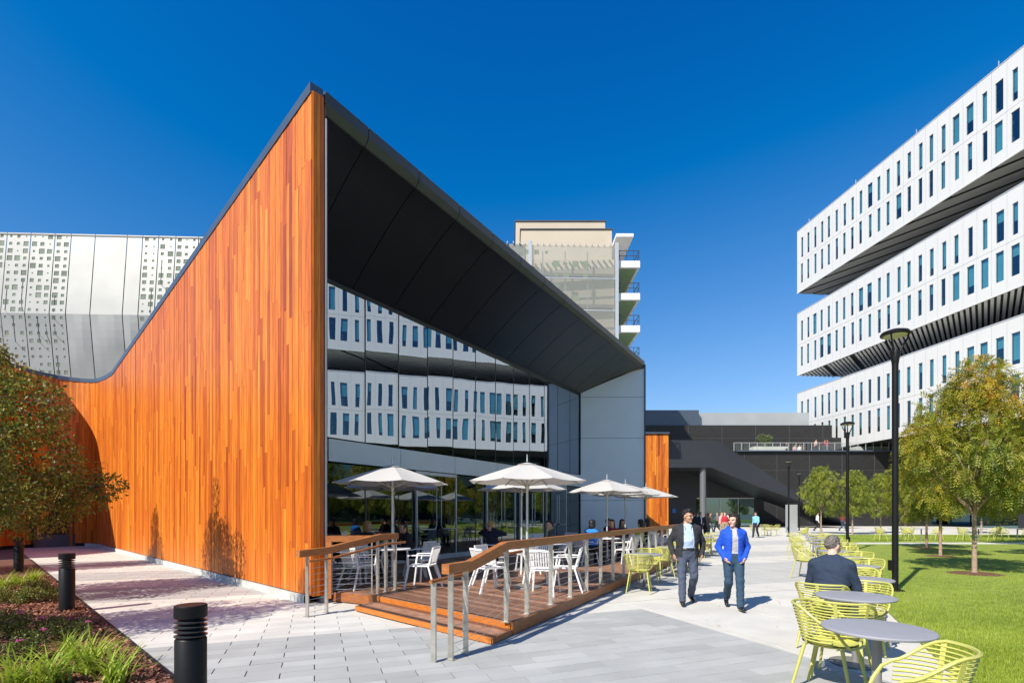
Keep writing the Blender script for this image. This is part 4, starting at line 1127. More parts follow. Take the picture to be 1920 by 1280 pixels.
# ---- grey tables against the deck railing
lt = [(2.98, 11.5), (4.35, 13.95), (5.5, 15.9), (7.35, 19.6), (8.4, 21.6)]
ln_ = ['first grey table along the railing', 'second grey table along the railing', 'third grey table along the railing', 'fourth grey table along the railing', 'last grey table along the railing']
for (x, y), n in zip(lt, ln_): place(TG, x, y, 0, 'round ' + n, GT_)
def lime2(i, a, d, s_, turn=0): chair_at(LC if lt[i][1] < 16 else LCF, *lt[i], a, d, 'lime chair %s the %s' % (s_, ln_[i]), GL, 0, 0, turn)
lime2(0, 203, .78, 'with its back to us at', 4); lime2(0, 22, .74, 'on the far side of', 0)
lime2(1, 215, .85, 'turned aside at', 60); lime2(1, 30, .74, 'on the far side of')
for i in (2, 3, 4): lime2(i, 200 + 8 * i, .76, 'on the near side of'); lime2(i, 25, .76, 'on the far side of')
# ---- the group before the stair and the row on the far lawn
fs = [(18.9, 38.3, 'grey table before the pale pylon'), (22.9, 30.6, 'first grey table of the far lawn row'), (24.7, 30.9, 'second grey table of the far lawn row'), (27.7, 30.4, 'third grey table of the far lawn row'), (30.6, 31.0, 'last grey table of the far lawn row')]
for x, y, n in fs:
    place(TG, x, y, 0, 'round ' + n, GT_)
    for a, s_ in ((-88, 'on the pavilion side of'), (92, 'on the far right side of') if False else (92, 'on the office side of')) + (((20, 'behind'), (200, 'in front of')) if n == fs[0][2] else ()):
        chair_at(LC if n != fs[0][2] else LCF, x, y, a + random.uniform(-15, 15), .85, 'lime chair %s the %s' % (s_, n), GL, .012 if y < 38 else 0)
place(LC, 17.4, 30.6, R(70), 'single lime green chair on the far lawn behind a lamp post', GL, .012)

# ---- white chairs, tables and umbrellas on the deck
ut = [(-2.50, 10.70, 'umbrella nearest the cedar wall'), (-2.95, 12.75, 'second umbrella beside the cedar wall'), (.30, 10.15, 'biggest umbrella in mid deck'),
      (.25, 13.5, 'umbrella just behind the biggest one'), (2.82, 15.2, 'umbrella before the grey end wall'), (3.85, 17.4, 'umbrella second from the cedar fin'), (5.10, 19.5, 'umbrella nearest the cedar fin')]
GU = 'off white market umbrellas on the deck'; GW = 'white slatted armchairs on the deck'
for k, (x, y, n) in enumerate(ut):
    place(TW, x, y, .2 * k, 'white round cafe table pierced by the pole of the ' + n, 'white cafe tables on the deck', DECK_Z)
    place(UM, x, y, R(random.uniform(0, 45)) if k else R(22), 'off white canvas ' + n, GU, DECK_Z)
def wh(k, a, d, s_, turn=0):
    x, y, n = ut[k]; chair_at(WC, x, y, a, d, ('white armchair %s' % s_) if s_.startswith('that') else 'white armchair %s under the %s' % (s_, n), GW, DECK_Z, 0, turn)
wh(0, 222, .78, 'with its back to us', 10); wh(0, 128, .92, 'seen side on', 28); wh(0, 40, .80, 'on the glass side'); wh(0, 305, .80, 'beside the cedar wall')
wh(1, 282, .78, 'that the blonde woman sits on'); wh(1, 128, .95, 'that the dark haired woman sits on', 12)
wh(2, 238, .85, 'with its back to the steps', 0); wh(2, 300, .80, 'on the glass side'); wh(2, 20, .8, 'on the far side', 0); wh(2, 118, .82, 'by the railing', 15); wh(2, 160, .82, 'closest to the railing posts', -35)
wh(3, 262, .78, 'that the man with raised arms sits on'); wh(3, 75, .95, 'that the man in grey sits on'); wh(3, 170, .82, 'with its back to us')
wh(4, 240, .8, 'with its back to the glass'); wh(4, 150, .8, 'by the railing', 20); wh(4, 60, .8, 'on the far side'); wh(4, 330, .8, 'beside the grey end wall')
wh(5, 220, .8, 'with its back to us'); wh(5, 130, .8, 'by the railing'); wh(5, 320, .8, 'beside the grey end wall')
wh(6, 230, .8, 'with its back to us'); wh(6, 120, .8, 'by the railing'); wh(6, 20, .8, 'on the far side')
place(WC, .9, 16.4, R(200), 'white slatted armchair standing alone before the glass', GW, DECK_Z); place(WC, 1.9, 17.3, R(150), 'white slatted armchair turned towards the glass corner', GW, DECK_Z)
# pale blue chairs inside, behind the glass
mat('blue_plastic', (.25, .45, .60), .4)
ins = [(-2.6, 17.4, 20, 'pale blue cafe chair inside the glass behind the double door'), (-1.7, 18.6, 200, 'pale blue cafe chair inside facing the door'), (-4.4, 15.2, 90, 'pale blue cafe chair inside behind the blonde woman'), (-1.1, 20.4, 120, 'pale blue cafe chair deep inside the pavilion')]
bch = None
for x, y, a, l in ins:
    if bch is None:
        bch = thing('cafe_chair', l, 'chair', (x, y, .17), R(a), 'pale blue chairs inside the pavilion')
        MB().box((0, 0, .45), (.44, .42, .02)).build('seat', 'blue_plastic', bch, local=True); MB().box((0, -.22, .68), (.42, .02, .34)).build('backrest', 'blue_plastic', bch, local=True)
        for sx in (-1, 1):
            for sy in (-1, 1): MB().tube([(sx * .19, sy * .18, .45), (sx * .22, sy * .24, 0)], .012, 6).build('leg', 'bright_frame', bch, local=True)
    else: dup(bch, (x, y, .17), R(a), l)

# ------------------------------------------------------------------ lamps and bollards
def lamp_proto():
    t = thing('street_lamp', 'x', 'street lamp')
    MB().lathe([(.17, 0), (.17, .03), (.1, .05)], 24).build('base_plate', 'black_metal', t, smooth=30, local=True)
    MB().tube([(0, 0, .02), (0, 0, 4.83)], .060, 20).build('pole', 'black_metal', t, smooth=40, local=True)
    MB().box((.075, -.02, .55), (.05, .12, .22)).build('service_hatch', 'black_metal', t, local=True)
    MB().lathe([(.062, 4.80), (.068, 4.86), (.10, 5.06), (.09, 5.09)], 20).build('collar', 'black_metal', t, smooth=40, local=True)
    for k in range(3):
        a = R(30 + 120 * k); P = [(r * math.cos(a), r * math.sin(a), z) for r, z in ((.075, 5.0), (.115, 5.15), (.205, 5.31), (.24, 5.42))]
        MB().tube(P, [.022, .02, .017, .015], 8).build('arm', 'black_metal', t, smooth=40, local=True)
    hd = MB().lathe([(.225, 5.41), (.265, 5.42), (.27, 5.45), (.24, 5.49), (.13, 5.53), (.04, 5.545)], 36).build('lamp_head', 'black_metal', t, smooth=40, local=True)
    MB().lathe([(.05, 5.395), (.205, 5.40), (.217, 5.412)], 32).build('lens', 'lamp_lens', hd, smooth=40, local=True)
    return t
LM = lamp_proto()
for x, y, l in ((8.12, 10.85, 'tall black street lamp at the lawn edge by the nearest tables'), (14.25, 21.75, 'second black street lamp along the lawn edge'), (20.1, 37.2, 'black street lamp in front of the pale pylon'), (27.2, 48.5, 'farthest black street lamp just past the pale pylon')):
    place(LM, x, y, .4 * x, l, 'black street lamps along the walkway')
def bollard_proto():
    t = thing('bollard_light', 'x', 'bollard')
    MB().lathe([(.108, 0), (.108, .69), (.10, .70)], 32).build('body', 'black_metal', t, smooth=40, local=True)
    MB().tube([(0, 0, .69), (0, 0, .86)], .06, 16).build('lens', 'lens_black', t, local=True)
    lv = MB().lathe([(.075, .012), (.112, 0), (.113, .006), (.08, .02)], 32).mesh('louvre', mat('louvre_metal', (.05, .055, .06), .3, .4), 50)
    for k in range(4): link('louvre', lv, t, (0, 0, .715 + .036 * k))
    MB().lathe([(.105, .855), (.112, .86), (.112, .945), (.105, .952)], 32).build('cap', 'black_metal', t, smooth=30, local=True)
    return t
BO = bollard_proto()
b1 = Vector((-2.465, 3.93, 0)); b2 = Vector((-7.44, 8.56, 0))
place(BO, b1.x, b1.y, 0, 'black louvred bollard light standing on the pavers', 'black bollard lights along the side path')
place(BO, b2.x, b2.y, 0, 'black louvred bollard light in the mulch bed edge', 'black bollard lights along the side path', .03)
b3 = b2 + (b2 - b1) * 1.15; place(BO, b3.x - .6, b3.y + .4, 0, 'black bollard light half hidden behind the myrtle tree', 'black bollard lights along the side path', .03)
# ------------------------------------------------------------------ trees and plants
def blob_points(n, blobs, shell=.45):
    wts = np.array([b[1][0] * b[1][1] * b[1][2] for b in blobs]) ** .8; wts /= wts.sum()
    k = rng.choice(len(blobs), n, p=wts); d = rng.normal(0, 1, (n, 3)); d /= np.linalg.norm(d, axis=1)[:, None]
    r = shell + (1 - shell) * rng.uniform(0, 1, n) ** .5
    C = np.array([b[0] for b in blobs])[k]; A = np.array([b[1] for b in blobs])[k]
    return C + d * A * r[:, None], d, r
def frames(d):
    up = np.zeros_like(d); up[:, 2] = 1; s = np.cross(d, up); s /= np.linalg.norm(s, axis=1)[:, None] + 1e-9; n = np.cross(s, d); return s, n
def fronds(n, blobs, L, ll, lw, pairs, droop=.5, tmean=.45):
    """drooping pinnate leaves: each frond is a row of paired diamond leaflets"""
    p, d, r = blob_points(n, blobs); dirv = d * .7 + rng.normal(0, .5, (n, 3)); dirv[:, 2] -= droop * rng.uniform(.3, 1.2, n)
    dirv /= np.linalg.norm(dirv, axis=1)[:, None]; s, nn = frames(dirv)
    roll = rng.normal(0, .5, n); s2 = s * np.cos(roll)[:, None] + nn * np.sin(roll)[:, None]; n2 = np.cross(s2, dirv)
    Ls = L * rng.uniform(.7, 1.3, n); V_ = []; T = []
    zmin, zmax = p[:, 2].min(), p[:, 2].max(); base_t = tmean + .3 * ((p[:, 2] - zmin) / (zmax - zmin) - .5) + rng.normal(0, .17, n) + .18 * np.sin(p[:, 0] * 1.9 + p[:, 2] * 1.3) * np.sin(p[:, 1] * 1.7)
    for j in range(pairs):
        for sd in (-1, 1):
            f = (j + 1) / pairs; c = p + dirv * (Ls * f)[:, None] - np.array([0, 0, 1]) * (Ls * f * f * .25)[:, None]
            ld = s2 * sd * .8 + dirv * .6 - n2 * rng.uniform(-.1, .35, n)[:, None]; ld /= np.linalg.norm(ld, axis=1)[:, None]
            wv = np.cross(ld, n2); wv /= np.linalg.norm(wv, axis=1)[:, None] + 1e-9; le = ll * rng.uniform(.8, 1.2, n)[:, None]
            V_.append(np.stack([c, c + ld * le * .45 + wv * lw, c + ld * le, c + ld * le * .45 - wv * lw], 1)); T.append(base_t + rng.normal(0, .05, n))
    v = np.concatenate(V_).reshape(-1, 3); t = np.clip(np.concatenate(T), 0, 1)
    return v, t
def leaves(n, blobs, ll, lw, tmean=.5, shell=.3, hang=.3, tspread=.2):
    p, d, r = blob_points(n, blobs, shell); dirv = d + rng.normal(0, .8, (n, 3)); dirv[:, 2] -= hang; dirv /= np.linalg.norm(dirv, axis=1)[:, None]
    s, nn = frames(dirv); a = rng.uniform(0, 6.28, n); wv = s * np.cos(a)[:, None] + nn * np.sin(a)[:, None]
    le = (ll * rng.uniform(.65, 1.25, n))[:, None]; we = (lw * rng.uniform(.7, 1.2, n))[:, None]
    v = np.stack([p, p + dirv * le * .45 + wv * we, p + dirv * le, p + dirv * le * .45 - wv * we], 1).reshape(-1, 3)
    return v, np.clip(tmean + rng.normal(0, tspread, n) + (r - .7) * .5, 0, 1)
def leaf_mesh(name, v, t, m_): return np_mesh(name, v, np.arange(len(v)).reshape(-1, 4), t, m_)
def limb(mb, a, b, r0, r1, n=6, sag=.12, t=.5):
    a, b = Vector(a), Vector(b); P = []
    for i in range(n + 1):
        k = i / n; p = a.lerp(b, k); j = (b - a).length * .05 * math.sin(k * math.pi)
        P.append(p + Vector((random.uniform(-j, j), random.uniform(-j, j), sag * math.sin(k * math.pi) * (b - a).length)))
    mb.tube(P, [r0 + (r1 - r0) * i / n for i in range(n + 1)], 7, 0, t)
def tree_parts(blobs, h_trunk, r_trunk, lean=(0, 0), twigs=3):
    mb = MB(); top = Vector((lean[0], lean[1], h_trunk))
    mb.tube([(0, 0, -.05), (0, 0, .08), (lean[0] * .3, lean[1] * .3, h_trunk * .4), top], [r_trunk * 1.7, r_trunk * 1.15, r_trunk, r_trunk * .8], 10)
    br = MB()
    for c, r in blobs:
        limb(br, top - Vector((0, 0, random.uniform(0, .3))), c, r_trunk * .5, r_trunk * .15)
        for _ in range(twigs):
            d = Vector((random.gauss(0, 1), random.gauss(0, 1), random.gauss(.3, .8))).normalized()
            limb(br, c, Vector(c) + Vector((d.x * r[0], d.y * r[1], d.z * r[2])) * .9, r_trunk * .16, .006, 4, .05)
    return mb, br
def tree_things(kind, blobs, ht, rt_, m_, bark, foliage, lean=(0, 0), twigs=3):
    t = thing(kind, 'x', 'tree'); tr, br = tree_parts(blobs, ht, rt_, lean, twigs)
    tk = tr.build('trunk', bark, t, smooth=60, local=True); br.build('branches', bark, tk, smooth=60, local=True)
    link('crown', leaf_mesh('crown', *foliage, m_), t, kind='stuff'); return t
def blobs_for(seed, n, rx, z0, z1, rb):
    r_ = random.Random(seed); out = []
    for k in range(n):
        a = 2.4 * k + r_.uniform(-.4, .4); u = (k + .5) / n; z = z0 + (z1 - z0) * u; rr = rx * math.sqrt(max(.05, 1 - (2 * u - .85) ** 2)) * r_.uniform(.55, .95)
        q = rb * r_.uniform(.75, 1.2); out.append(((rr * math.cos(a), rr * math.sin(a), z), (q, q, q * .8)))
    return out
GTR = 'young autumn turning trees on the lawn'
ba = blobs_for(3, 19, 1.95, 1.9, 5.0, .60); bb_ = blobs_for(9, 17, 1.75, 1.9, 4.9, .58)
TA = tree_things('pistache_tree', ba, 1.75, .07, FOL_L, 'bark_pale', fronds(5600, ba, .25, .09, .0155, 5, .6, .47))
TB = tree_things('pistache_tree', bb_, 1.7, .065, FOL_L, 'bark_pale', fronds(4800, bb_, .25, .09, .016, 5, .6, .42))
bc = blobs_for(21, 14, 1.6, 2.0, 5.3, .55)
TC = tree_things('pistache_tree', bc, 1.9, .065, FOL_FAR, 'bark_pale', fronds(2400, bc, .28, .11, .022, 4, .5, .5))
def tree_at(p, x, y, rz, s, l): o = place(p, x, y, rz, l, GTR); o.scale = s if hasattr(s, '__len__') else (s, s, s); return o
tree_at(TA, 12.6, 13.95, .4, (.8, .8, 1.06), 'largest autumn tree on the lawn with a green tie round its trunk')
tree_at(TB, 16.4, 19.6, 1.9, (.78, .78, .95), 'second autumn tree back along the lawn')
tree_at(TA, 19.35, 23.9, 3.1, (.72, .72, .86), 'third autumn tree back with a darker trunk')
tree_at(TC, 24.75, 41.0, .3, (.8, .8, .98), 'pale green tree with bare upper twigs nearest the pylon')
tree_at(TC, 26.6, 40.0, 2.2, (.85, .85, .9), 'round pale green tree in the middle of the far lawn')
tree_at(TC, 30.6, 42.5, 4.0, (.8, .8, .9), 'slim pale green tree behind the tall lamp post')
tree_at(TB, 20.6, 18.2, .9, 1.12, 'tall orange tinged tree at the picture edge')
tree_at(TB, 26.5, 25.5, 5.0, 1.15, 'bushy tree behind the orange tinged one')
tree_at(TA, 33.5, 33.0, 2.0, 1.1, 'tree at the far lawn corner before the dark building')
tree_at(TC, 38.5, 42.0, 1.0, 1.0, 'last tree of the far lawn row')
tie = MB().tube([(12.6 + .085 * math.cos(a), 13.95 + .085 * math.sin(a), 1.02) for a in [k * .5236 for k in range(12)]], .012, 5, closed=True).build('tree_tie', mat('tie_green', (.02, .16, .10), .6))
tag(tie, 'thin green tie band round the trunk of the largest tree', 'tie')
tr_ = MB().lathe([(.62, 0), (.5, .02), (.1, .035)], 24, (12.6, 13.95, .012)).build('tree_pit', 'soil'); struct(tr_)
for x, y in ((16.4, 19.6), (19.35, 23.9), (20.6, 18.2)): struct(MB().lathe([(.5, 0), (.4, .02), (.1, .03)], 20, (x, y, .012)).build('tree_pit', 'soil'))
# trees of the planting bed
bm_ = [((.5, .5, 1.5), (.9, .9, .6)), ((-.5, .2, 1.8), (.9, .9, .7)), ((1.0, -.2, 2.1), (.75, .75, .6)), ((0, -.6, 2.3), (1.0, 1.0, .75)), ((-.9, -.3, 2.6), (.9, .9, .7)), ((.45, .3, 2.9), (.8, .8, .6)),
       ((-.3, .4, 3.4), (.8, .8, .65)), ((.1, -.4, 3.7), (.6, .6, .5)), ((-.5, 0, 4.15), (.55, .55, .5)), ((1.35, .5, 1.65), (.6, .55, .38)), ((.3, -.9, 1.2), (.6, .5, .35)), ((-.2, .1, 4.75), (.3, .3, .35)), ((1.75, .5, 1.75), (.4, .4, .25)), ((1.0, -1.0, 1.5), (.6, .5, .4)), ((1.2, -.6, 2.9), (.55, .5, .5)), ((.3, -1.3, 1.9), (.6, .5, .5))]
def myrtle():
    v1, t1 = leaves(22000, bm_, .075, .021, .50, .35, .25, .16)
    tips = [(tuple(np.array(c) + rng.normal(0, .5, 3) * np.array(r)), (.10, .10, .09)) for c, r in bm_ for _ in range(4)]
    v2, t2 = leaves(2600, tips, .03, .01, .95, .1, 0, .06)
    return np.concatenate([v1, v2]), np.concatenate([t1, t2])
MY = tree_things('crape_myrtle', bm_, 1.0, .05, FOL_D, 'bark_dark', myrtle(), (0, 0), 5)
GM = 'crape myrtle trees in the planting bed'
place(MY, -10.2, 9.7, .2, 'dark leafy crape myrtle with drying seed heads in the mulch bed', GM).scale = (1.08, 1.08, 1.26)
place(MY, -7.35, 5.95, 2.6, 'crape myrtle of the bed row just outside the view', GM).scale = (.72, .72, 1.0); place(MY, -15.6, 13.4, 4.2, 'crape myrtle of the bed row just outside the view', GM)
# daylilies
def daylily():
    t = thing('daylily', 'x', 'plant'); mb = MB(); r_ = random.Random(4)
    for k in range(72):
        a = r_.uniform(0, 6.28); L = r_.uniform(.35, .62); wd = r_.uniform(.006, .011); lean = r_.uniform(.25, .95); b = Vector((r_.gauss(0, .06), r_.gauss(0, .06), 0)); P = []
        d = Vector((math.cos(a), math.sin(a), 0)); s = Vector((-d.y, d.x, 0)); N = 5
        for i in range(N + 1):
            u = i / N; th = R(84) - lean * u * 1.9
            if i: pos = pos + (d * math.cos(th) + Vector((0, 0, math.sin(th)))) * (L / N)
            else: pos = b.copy()
            ww = wd * (1 - u ** 2.2) + .0008; P += [pos - s * ww, pos + s * ww]
        mb.add(P, [(2 * i, 2 * i + 1, 2 * i + 3, 2 * i + 2) for i in range(N)], 0, min(1, max(0, r_.gauss(.55, .22))))
    mb.build('leaf_clump', FOL_Y, t, smooth=60, local=True, kind='stuff'); return t
DL = daylily(); GD_ = 'bright green daylilies in the mulch bed'
for k, (px, py, s, l) in enumerate(((165, 1262, 1.15, 'biggest bright green daylily clump at the picture edge'), (90, 1285, 1.1, 'bright green daylily clump in the bed corner'), (215, 1282, 1.0, 'bright green daylily clump close to the path edge'), (30, 1290, 1.0, 'bright green daylily clump cut by the picture edge'),
                             (35, 1098, 1.0, 'daylily clump in front of the myrtle trunk'), (62, 1092, .95, 'daylily clump beside the bollard in the bed'), (8, 1105, 1.0, 'daylily clump farthest from the path'), (130, 1232, .8, 'small daylily clump behind the biggest one'))):
    p = gp(px, py, .03); o = place(DL, p.x, p.y, k * 1.3, l, GD_, .03); o.scale = (s * .92, s * .92, s * .78)
# low shrubs with pink flower heads
def shrub(n, tm, flowers, seed):
    r_ = random.Random(seed); t = thing('shrub', 'x', 'shrub'); bl = [((r_.gauss(0, .13), r_.gauss(0, .13), r_.uniform(.12, .27)), (.15, .15, .12)) for _ in range(8)]
    st = MB()
    for c, r in bl: limb(st, (0, 0, 0), c, .008, .003, 4, .05)
    st.build('stems', 'bark_dark', t, local=True)
    link('foliage', leaf_mesh('foliage', *leaves(n, bl, .04, .011, tm, .3, 0, .2), FOL_S), t, kind='stuff')
    for k in range(flowers):
        c, r = r_.choice(bl); mb = MB()
        c = Vector(c) + Vector((r_.gauss(0, .09), r_.gauss(0, .09), .14))
        for _ in range(26): q = c + Vector((r_.gauss(0, .022), r_.gauss(0, .022), r_.gauss(0, .008))); mb.lathe([(.002, -.004), (.008, 0), (.003, .004)], 5, q)
        mb.build('flower_head', FLOWER, t, local=True)
    return t
SA, SB, SC = shrub(1500, .35, 3, 1), shrub(1700, .62, 0, 2), shrub(1300, .3, 2, 8)
GS = 'low shrubs in the mulch bed'
for k, (p_, px, py, s, l) in enumerate(((SA, 122, 1202, 1.0, 'low shrub with bright pink flower heads beside the bollard foot'), (SA, 25, 1196, 1.15, 'dark low shrub with two pink flower heads at the picture edge'), (SB, 85, 1128, 1.1, 'rounded yellow green shrub next to the bollard'),
                                   (SB, 18, 1132, 1.15, 'rounded olive shrub at the picture edge'), (SC, 55, 1238, 1.1, 'dull brownish shrub behind the daylilies'), (SC, 20, 1168, .8, 'small shrub with pink flowers behind the dark one'), (SB, 64, 1108, .9, 'yellowish shrub under the myrtle'), (SA, 100, 1180, .7, 'smallest flowering shrub in front of the bollard'))):
    p = gp(px, py, .03); o = place(p_, p.x, p.y, k * 2.1, l, GS, .03); o.scale = (s * .74, s * .74, s * .78)
# bushes on the roof terrace
def tbush(x, y, z, s, l):
    t = thing('terrace_bush', l, 'bush', (x, y, z)); bl = [((random.gauss(0, .55), random.gauss(0, .3), random.uniform(.5, 1.4)), (.6, .5, .5)) for _ in range(6)]
    st = MB()
    for c, r in bl: limb(st, (0, 0, 0), c, .05, .02, 4)
    st.build('stems', 'bark_dark', t, local=True); link('foliage', leaf_mesh('foliage', *leaves(1800, bl, .22, .05, .5, .3, -.2, .25), FOL_T), t, kind='stuff'); t.scale = (s, s, s)
tbush(xat(1437, 67.6), 67.6, 10.4, .95, 'pale green bush in the terrace planter above the stair'); tbush(xat(1619, 67.6), 67.6, 10.4, .8, 'pale green bush in the terrace planter behind the lamp post')

# fallen leaves on the lawn and the paving
def litter(name, n, cx, cy, sx, sy, z):
    xy = np.stack([rng.normal(cx, sx, n), rng.normal(cy, sy, n)], 1); a = rng.uniform(0, 6.28, n); L = rng.uniform(.02, .04, n); W = L * .3
    v = np.zeros((n, 4, 3)); ca, sa = np.cos(a), np.sin(a); tl = rng.normal(0, .25, n)
    for k, (i, j) in enumerate(((-1, 0), (0, -1), (1, 0), (0, 1))):
        v[:, k, 0] = xy[:, 0] + i * L * ca - j * W * sa; v[:, k, 1] = xy[:, 1] + i * L * sa + j * W * ca; v[:, k, 2] = z + .006 + np.abs(tl) * L * (1 + i)
    link(name, np_mesh(name, v.reshape(-1, 3), np.arange(4 * n).reshape(-1, 4), rng.uniform(.5, 1, n), FOL_L), kind='stuff')
for x, y in ((12.6, 13.95), (16.4, 19.6), (19.35, 23.9), (20.6, 18.2)): litter('fallen_leaves', 260, x, y, 1.3, 1.3, .05)
litter('fallen_leaves', 90, -7.2, 9.4, 1.6, 2.2, .0); litter('fallen_leaves', 60, 5.2, 9.0, 1.5, 2.5, .0)
# ------------------------------------------------------------------ people (signed distance bodies meshed by surface nets)
def snets(f, lo, h):
    s = f < 0; nx, ny, nz = f.shape
    acc = np.zeros((nx - 1, ny - 1, nz - 1, 3)); cnt = np.zeros((nx - 1, ny - 1, nz - 1))
    sl_ = lambda d, n: slice(d, n - 1 + d)
    for ax in range(3):
        o1, o2 = [a for a in range(3) if a != ax]
        for d1 in (0, 1):
            for d2 in (0, 1):
                i0 = [0, 0, 0]; i0[o1] = d1; i0[o2] = d2; i1 = list(i0); i1[ax] = 1
                A = f[sl_(i0[0], nx), sl_(i0[1], ny), sl_(i0[2], nz)]; B = f[sl_(i1[0], nx), sl_(i1[1], ny), sl_(i1[2], nz)]
                cr = (A < 0) != (B < 0); tt = np.where(cr, A / np.where(cr, A - B, 1), 0)
                for a in range(3): acc[..., a] += np.where(cr, i0[a] + (tt if a == ax else 0), 0)
                cnt += cr
    act = cnt > 0; idx = -np.ones(act.shape, int); idx[act] = np.arange(act.sum())
    g = np.stack(np.nonzero(act), 1); v = (g + acc[act] / cnt[act][:, None]) * h + np.array(lo)
    F = []
    for ax in range(3):
        o1, o2 = [(1, 2), (2, 0), (0, 1)][ax]
        a = [slice(None)] * 3; b = [slice(None)] * 3; a[ax] = slice(0, -1); b[ax] = slice(1, None)
        A, B = s[tuple(a)], s[tuple(b)]; cr = np.stack(np.nonzero(A != B), 1)
        ok = (cr[:, o1] > 0) & (cr[:, o2] > 0) & (cr[:, o1] < f.shape[o1] - 1) & (cr[:, o2] < f.shape[o2] - 1); cr = cr[ok]
        fl = A[tuple(cr.T)]
        q = []
        for d1, d2 in ((1, 1), (0, 1), (0, 0), (1, 0)):
            c = cr.copy(); c[:, o1] -= d1; c[:, o2] -= d2; q.append(idx[tuple(c.T)])
        q = np.stack(q, 1); q[~fl] = q[~fl][:, ::-1]; F.append(q)
    return v, np.concatenate(F)
def d_cone(p, a, b, ra, rb):
    a, b = np.array(a, float), np.array(b, float); ab = b - a; t = np.clip(((p - a) @ ab) / (ab @ ab + 1e-9), 0, 1)
    return np.linalg.norm(p - a - t[..., None] * ab, axis=-1) - (ra + (rb - ra) * t)
def d_ell(p, c, r):
    q = (p - np.array(c)) ; r = np.array(r, float); k0 = np.linalg.norm(q / r, axis=-1); k1 = np.linalg.norm(q / (r * r), axis=-1) + 1e-9
    return k0 * (k0 - 1) / k1
def d_loft(p, zs, rx, ry, cy):
    z = p[..., 2]; a, b, c = np.interp(z, zs, rx), np.interp(z, zs, ry), np.interp(z, zs, cy)
    d = (np.sqrt((p[..., 0] / a) ** 2 + ((p[..., 1] - c) / b) ** 2) - 1) * np.minimum(a, b)
    return np.maximum(d, np.maximum(zs[0] - z, z - zs[-1]))
def smin(a, b, k):
    h = np.clip(.5 + .5 * (b - a) / k, 0, 1); return b + (a - b) * h - k * h * (1 - h)
def field(prims, P):
    """prims: (kind, args, material, blend, inverse rotation (origin, matrix) or None, cutter or None)"""
    f = None; best = None; bm = None
    for kind, args, m_, k, fr_, cut in prims:
        q = P if fr_ is None else (P - fr_[0]) @ fr_[1] + fr_[0]
        d = {'c': d_cone, 'e': d_ell, 'l': d_loft}[kind](q, *args)
        if cut is not None: d = np.maximum(d, cut(q))
        if f is None: f = d; best = d.copy(); bm = np.full(d.shape, m_, np.int8)
        else:
            f = smin(f, d, k); u = d < best; best = np.where(u, d, best); bm[u] = m_
    return f, bm
def mesh_prims(prims, lo, hi, h):
    n = [int((b - a) / h) + 2 for a, b in zip(lo, hi)]
    g = np.stack(np.meshgrid(*[lo[i] + h * np.arange(n[i]) for i in range(3)], indexing='ij'), -1)
    f, _ = field(prims, g); v, F = snets(f, lo, h)
    nb_ = np.zeros_like(v); c = np.zeros(len(v))                       # one light smoothing pass
    for i in range(4):
        np.add.at(nb_, F[:, i], v[F[:, (i + 1) % 4]]); np.add.at(c, F[:, i], 1)
    v = v * .5 + nb_ / np.maximum(c, 1)[:, None] * .5
    _, m_ = field(prims, v[F].mean(1)); return v, F, m_
def rx_(a): c, s = math.cos(a), math.sin(a); return np.array([[1, 0, 0], [0, c, -s], [0, s, c]])
def rz_(a): c, s = math.cos(a), math.sin(a); return np.array([[c, -s, 0], [s, c, 0], [0, 0, 1]])
SKIN, TOP, LEG, SHOE, INNER, EXTRA, HAIR, EYE, LIP = range(9)
ARMS = {'hang': ((.055, -.03, -.28), (.06, .05, -.52)), 'pocket': ((.115, -.07, -.255), (.07, .06, -.475)), 'hem': ((.10, -.07, -.26), (.01, .10, -.455)),
        'table': ((.07, .12, -.26), (-.06, .36, -.22)), 'behind': ((.23, .06, .02), (-.085, -.05, .17)), 'swing': ((.05, -.13, -.25), (.06, -.08, -.50)), 'fwd': ((.05, .08, -.27), (.03, .25, -.42)), 'chin': ((.06, .16, -.26), (-.10, .22, -.02))}
LEGS = {'stand': (((.0, .01, .50), (.0, -.02, .09)),) * 2, 'sit': (((.02, .42, -.02), (.02, .40, -.44)),) * 2}
def cloth(name, c, rough=.85):
    return mat(name, c, rough, 0, .10, 9, .5, 14)
MATS_SKIN = mat('skin', (.48, .28, .19), .5, 0, .06, 20); mat('skin_tan', (.47, .27, .17), .5, 0, .06, 20); mat('skin_pale', (.60, .38, .29), .5, 0, .06, 20); mat('skin_dark', (.2, .1, .06), .5, 0, .06, 20)
mat('hair_black', (.010, .009, .009), .55, 0, .3, 40); mat('hair_brown', (.07, .035, .018), .5, 0, .3, 40); mat('hair_grey', (.15, .13, .115), .6, 0, .6, 70); mat('hair_blonde', (.42, .25, .09), .5, 0, .2, 40); mat('hair_dark_brown', (.018, .011, .009), .55, 0, .3, 40)
mat('eye_dark', (.01, .008, .008), .2); mat('lip', (.33, .10, .08), .5); mat('shoe_black', (.012, .012, .013), .3); mat('belt', (.015, .012, .01), .4)
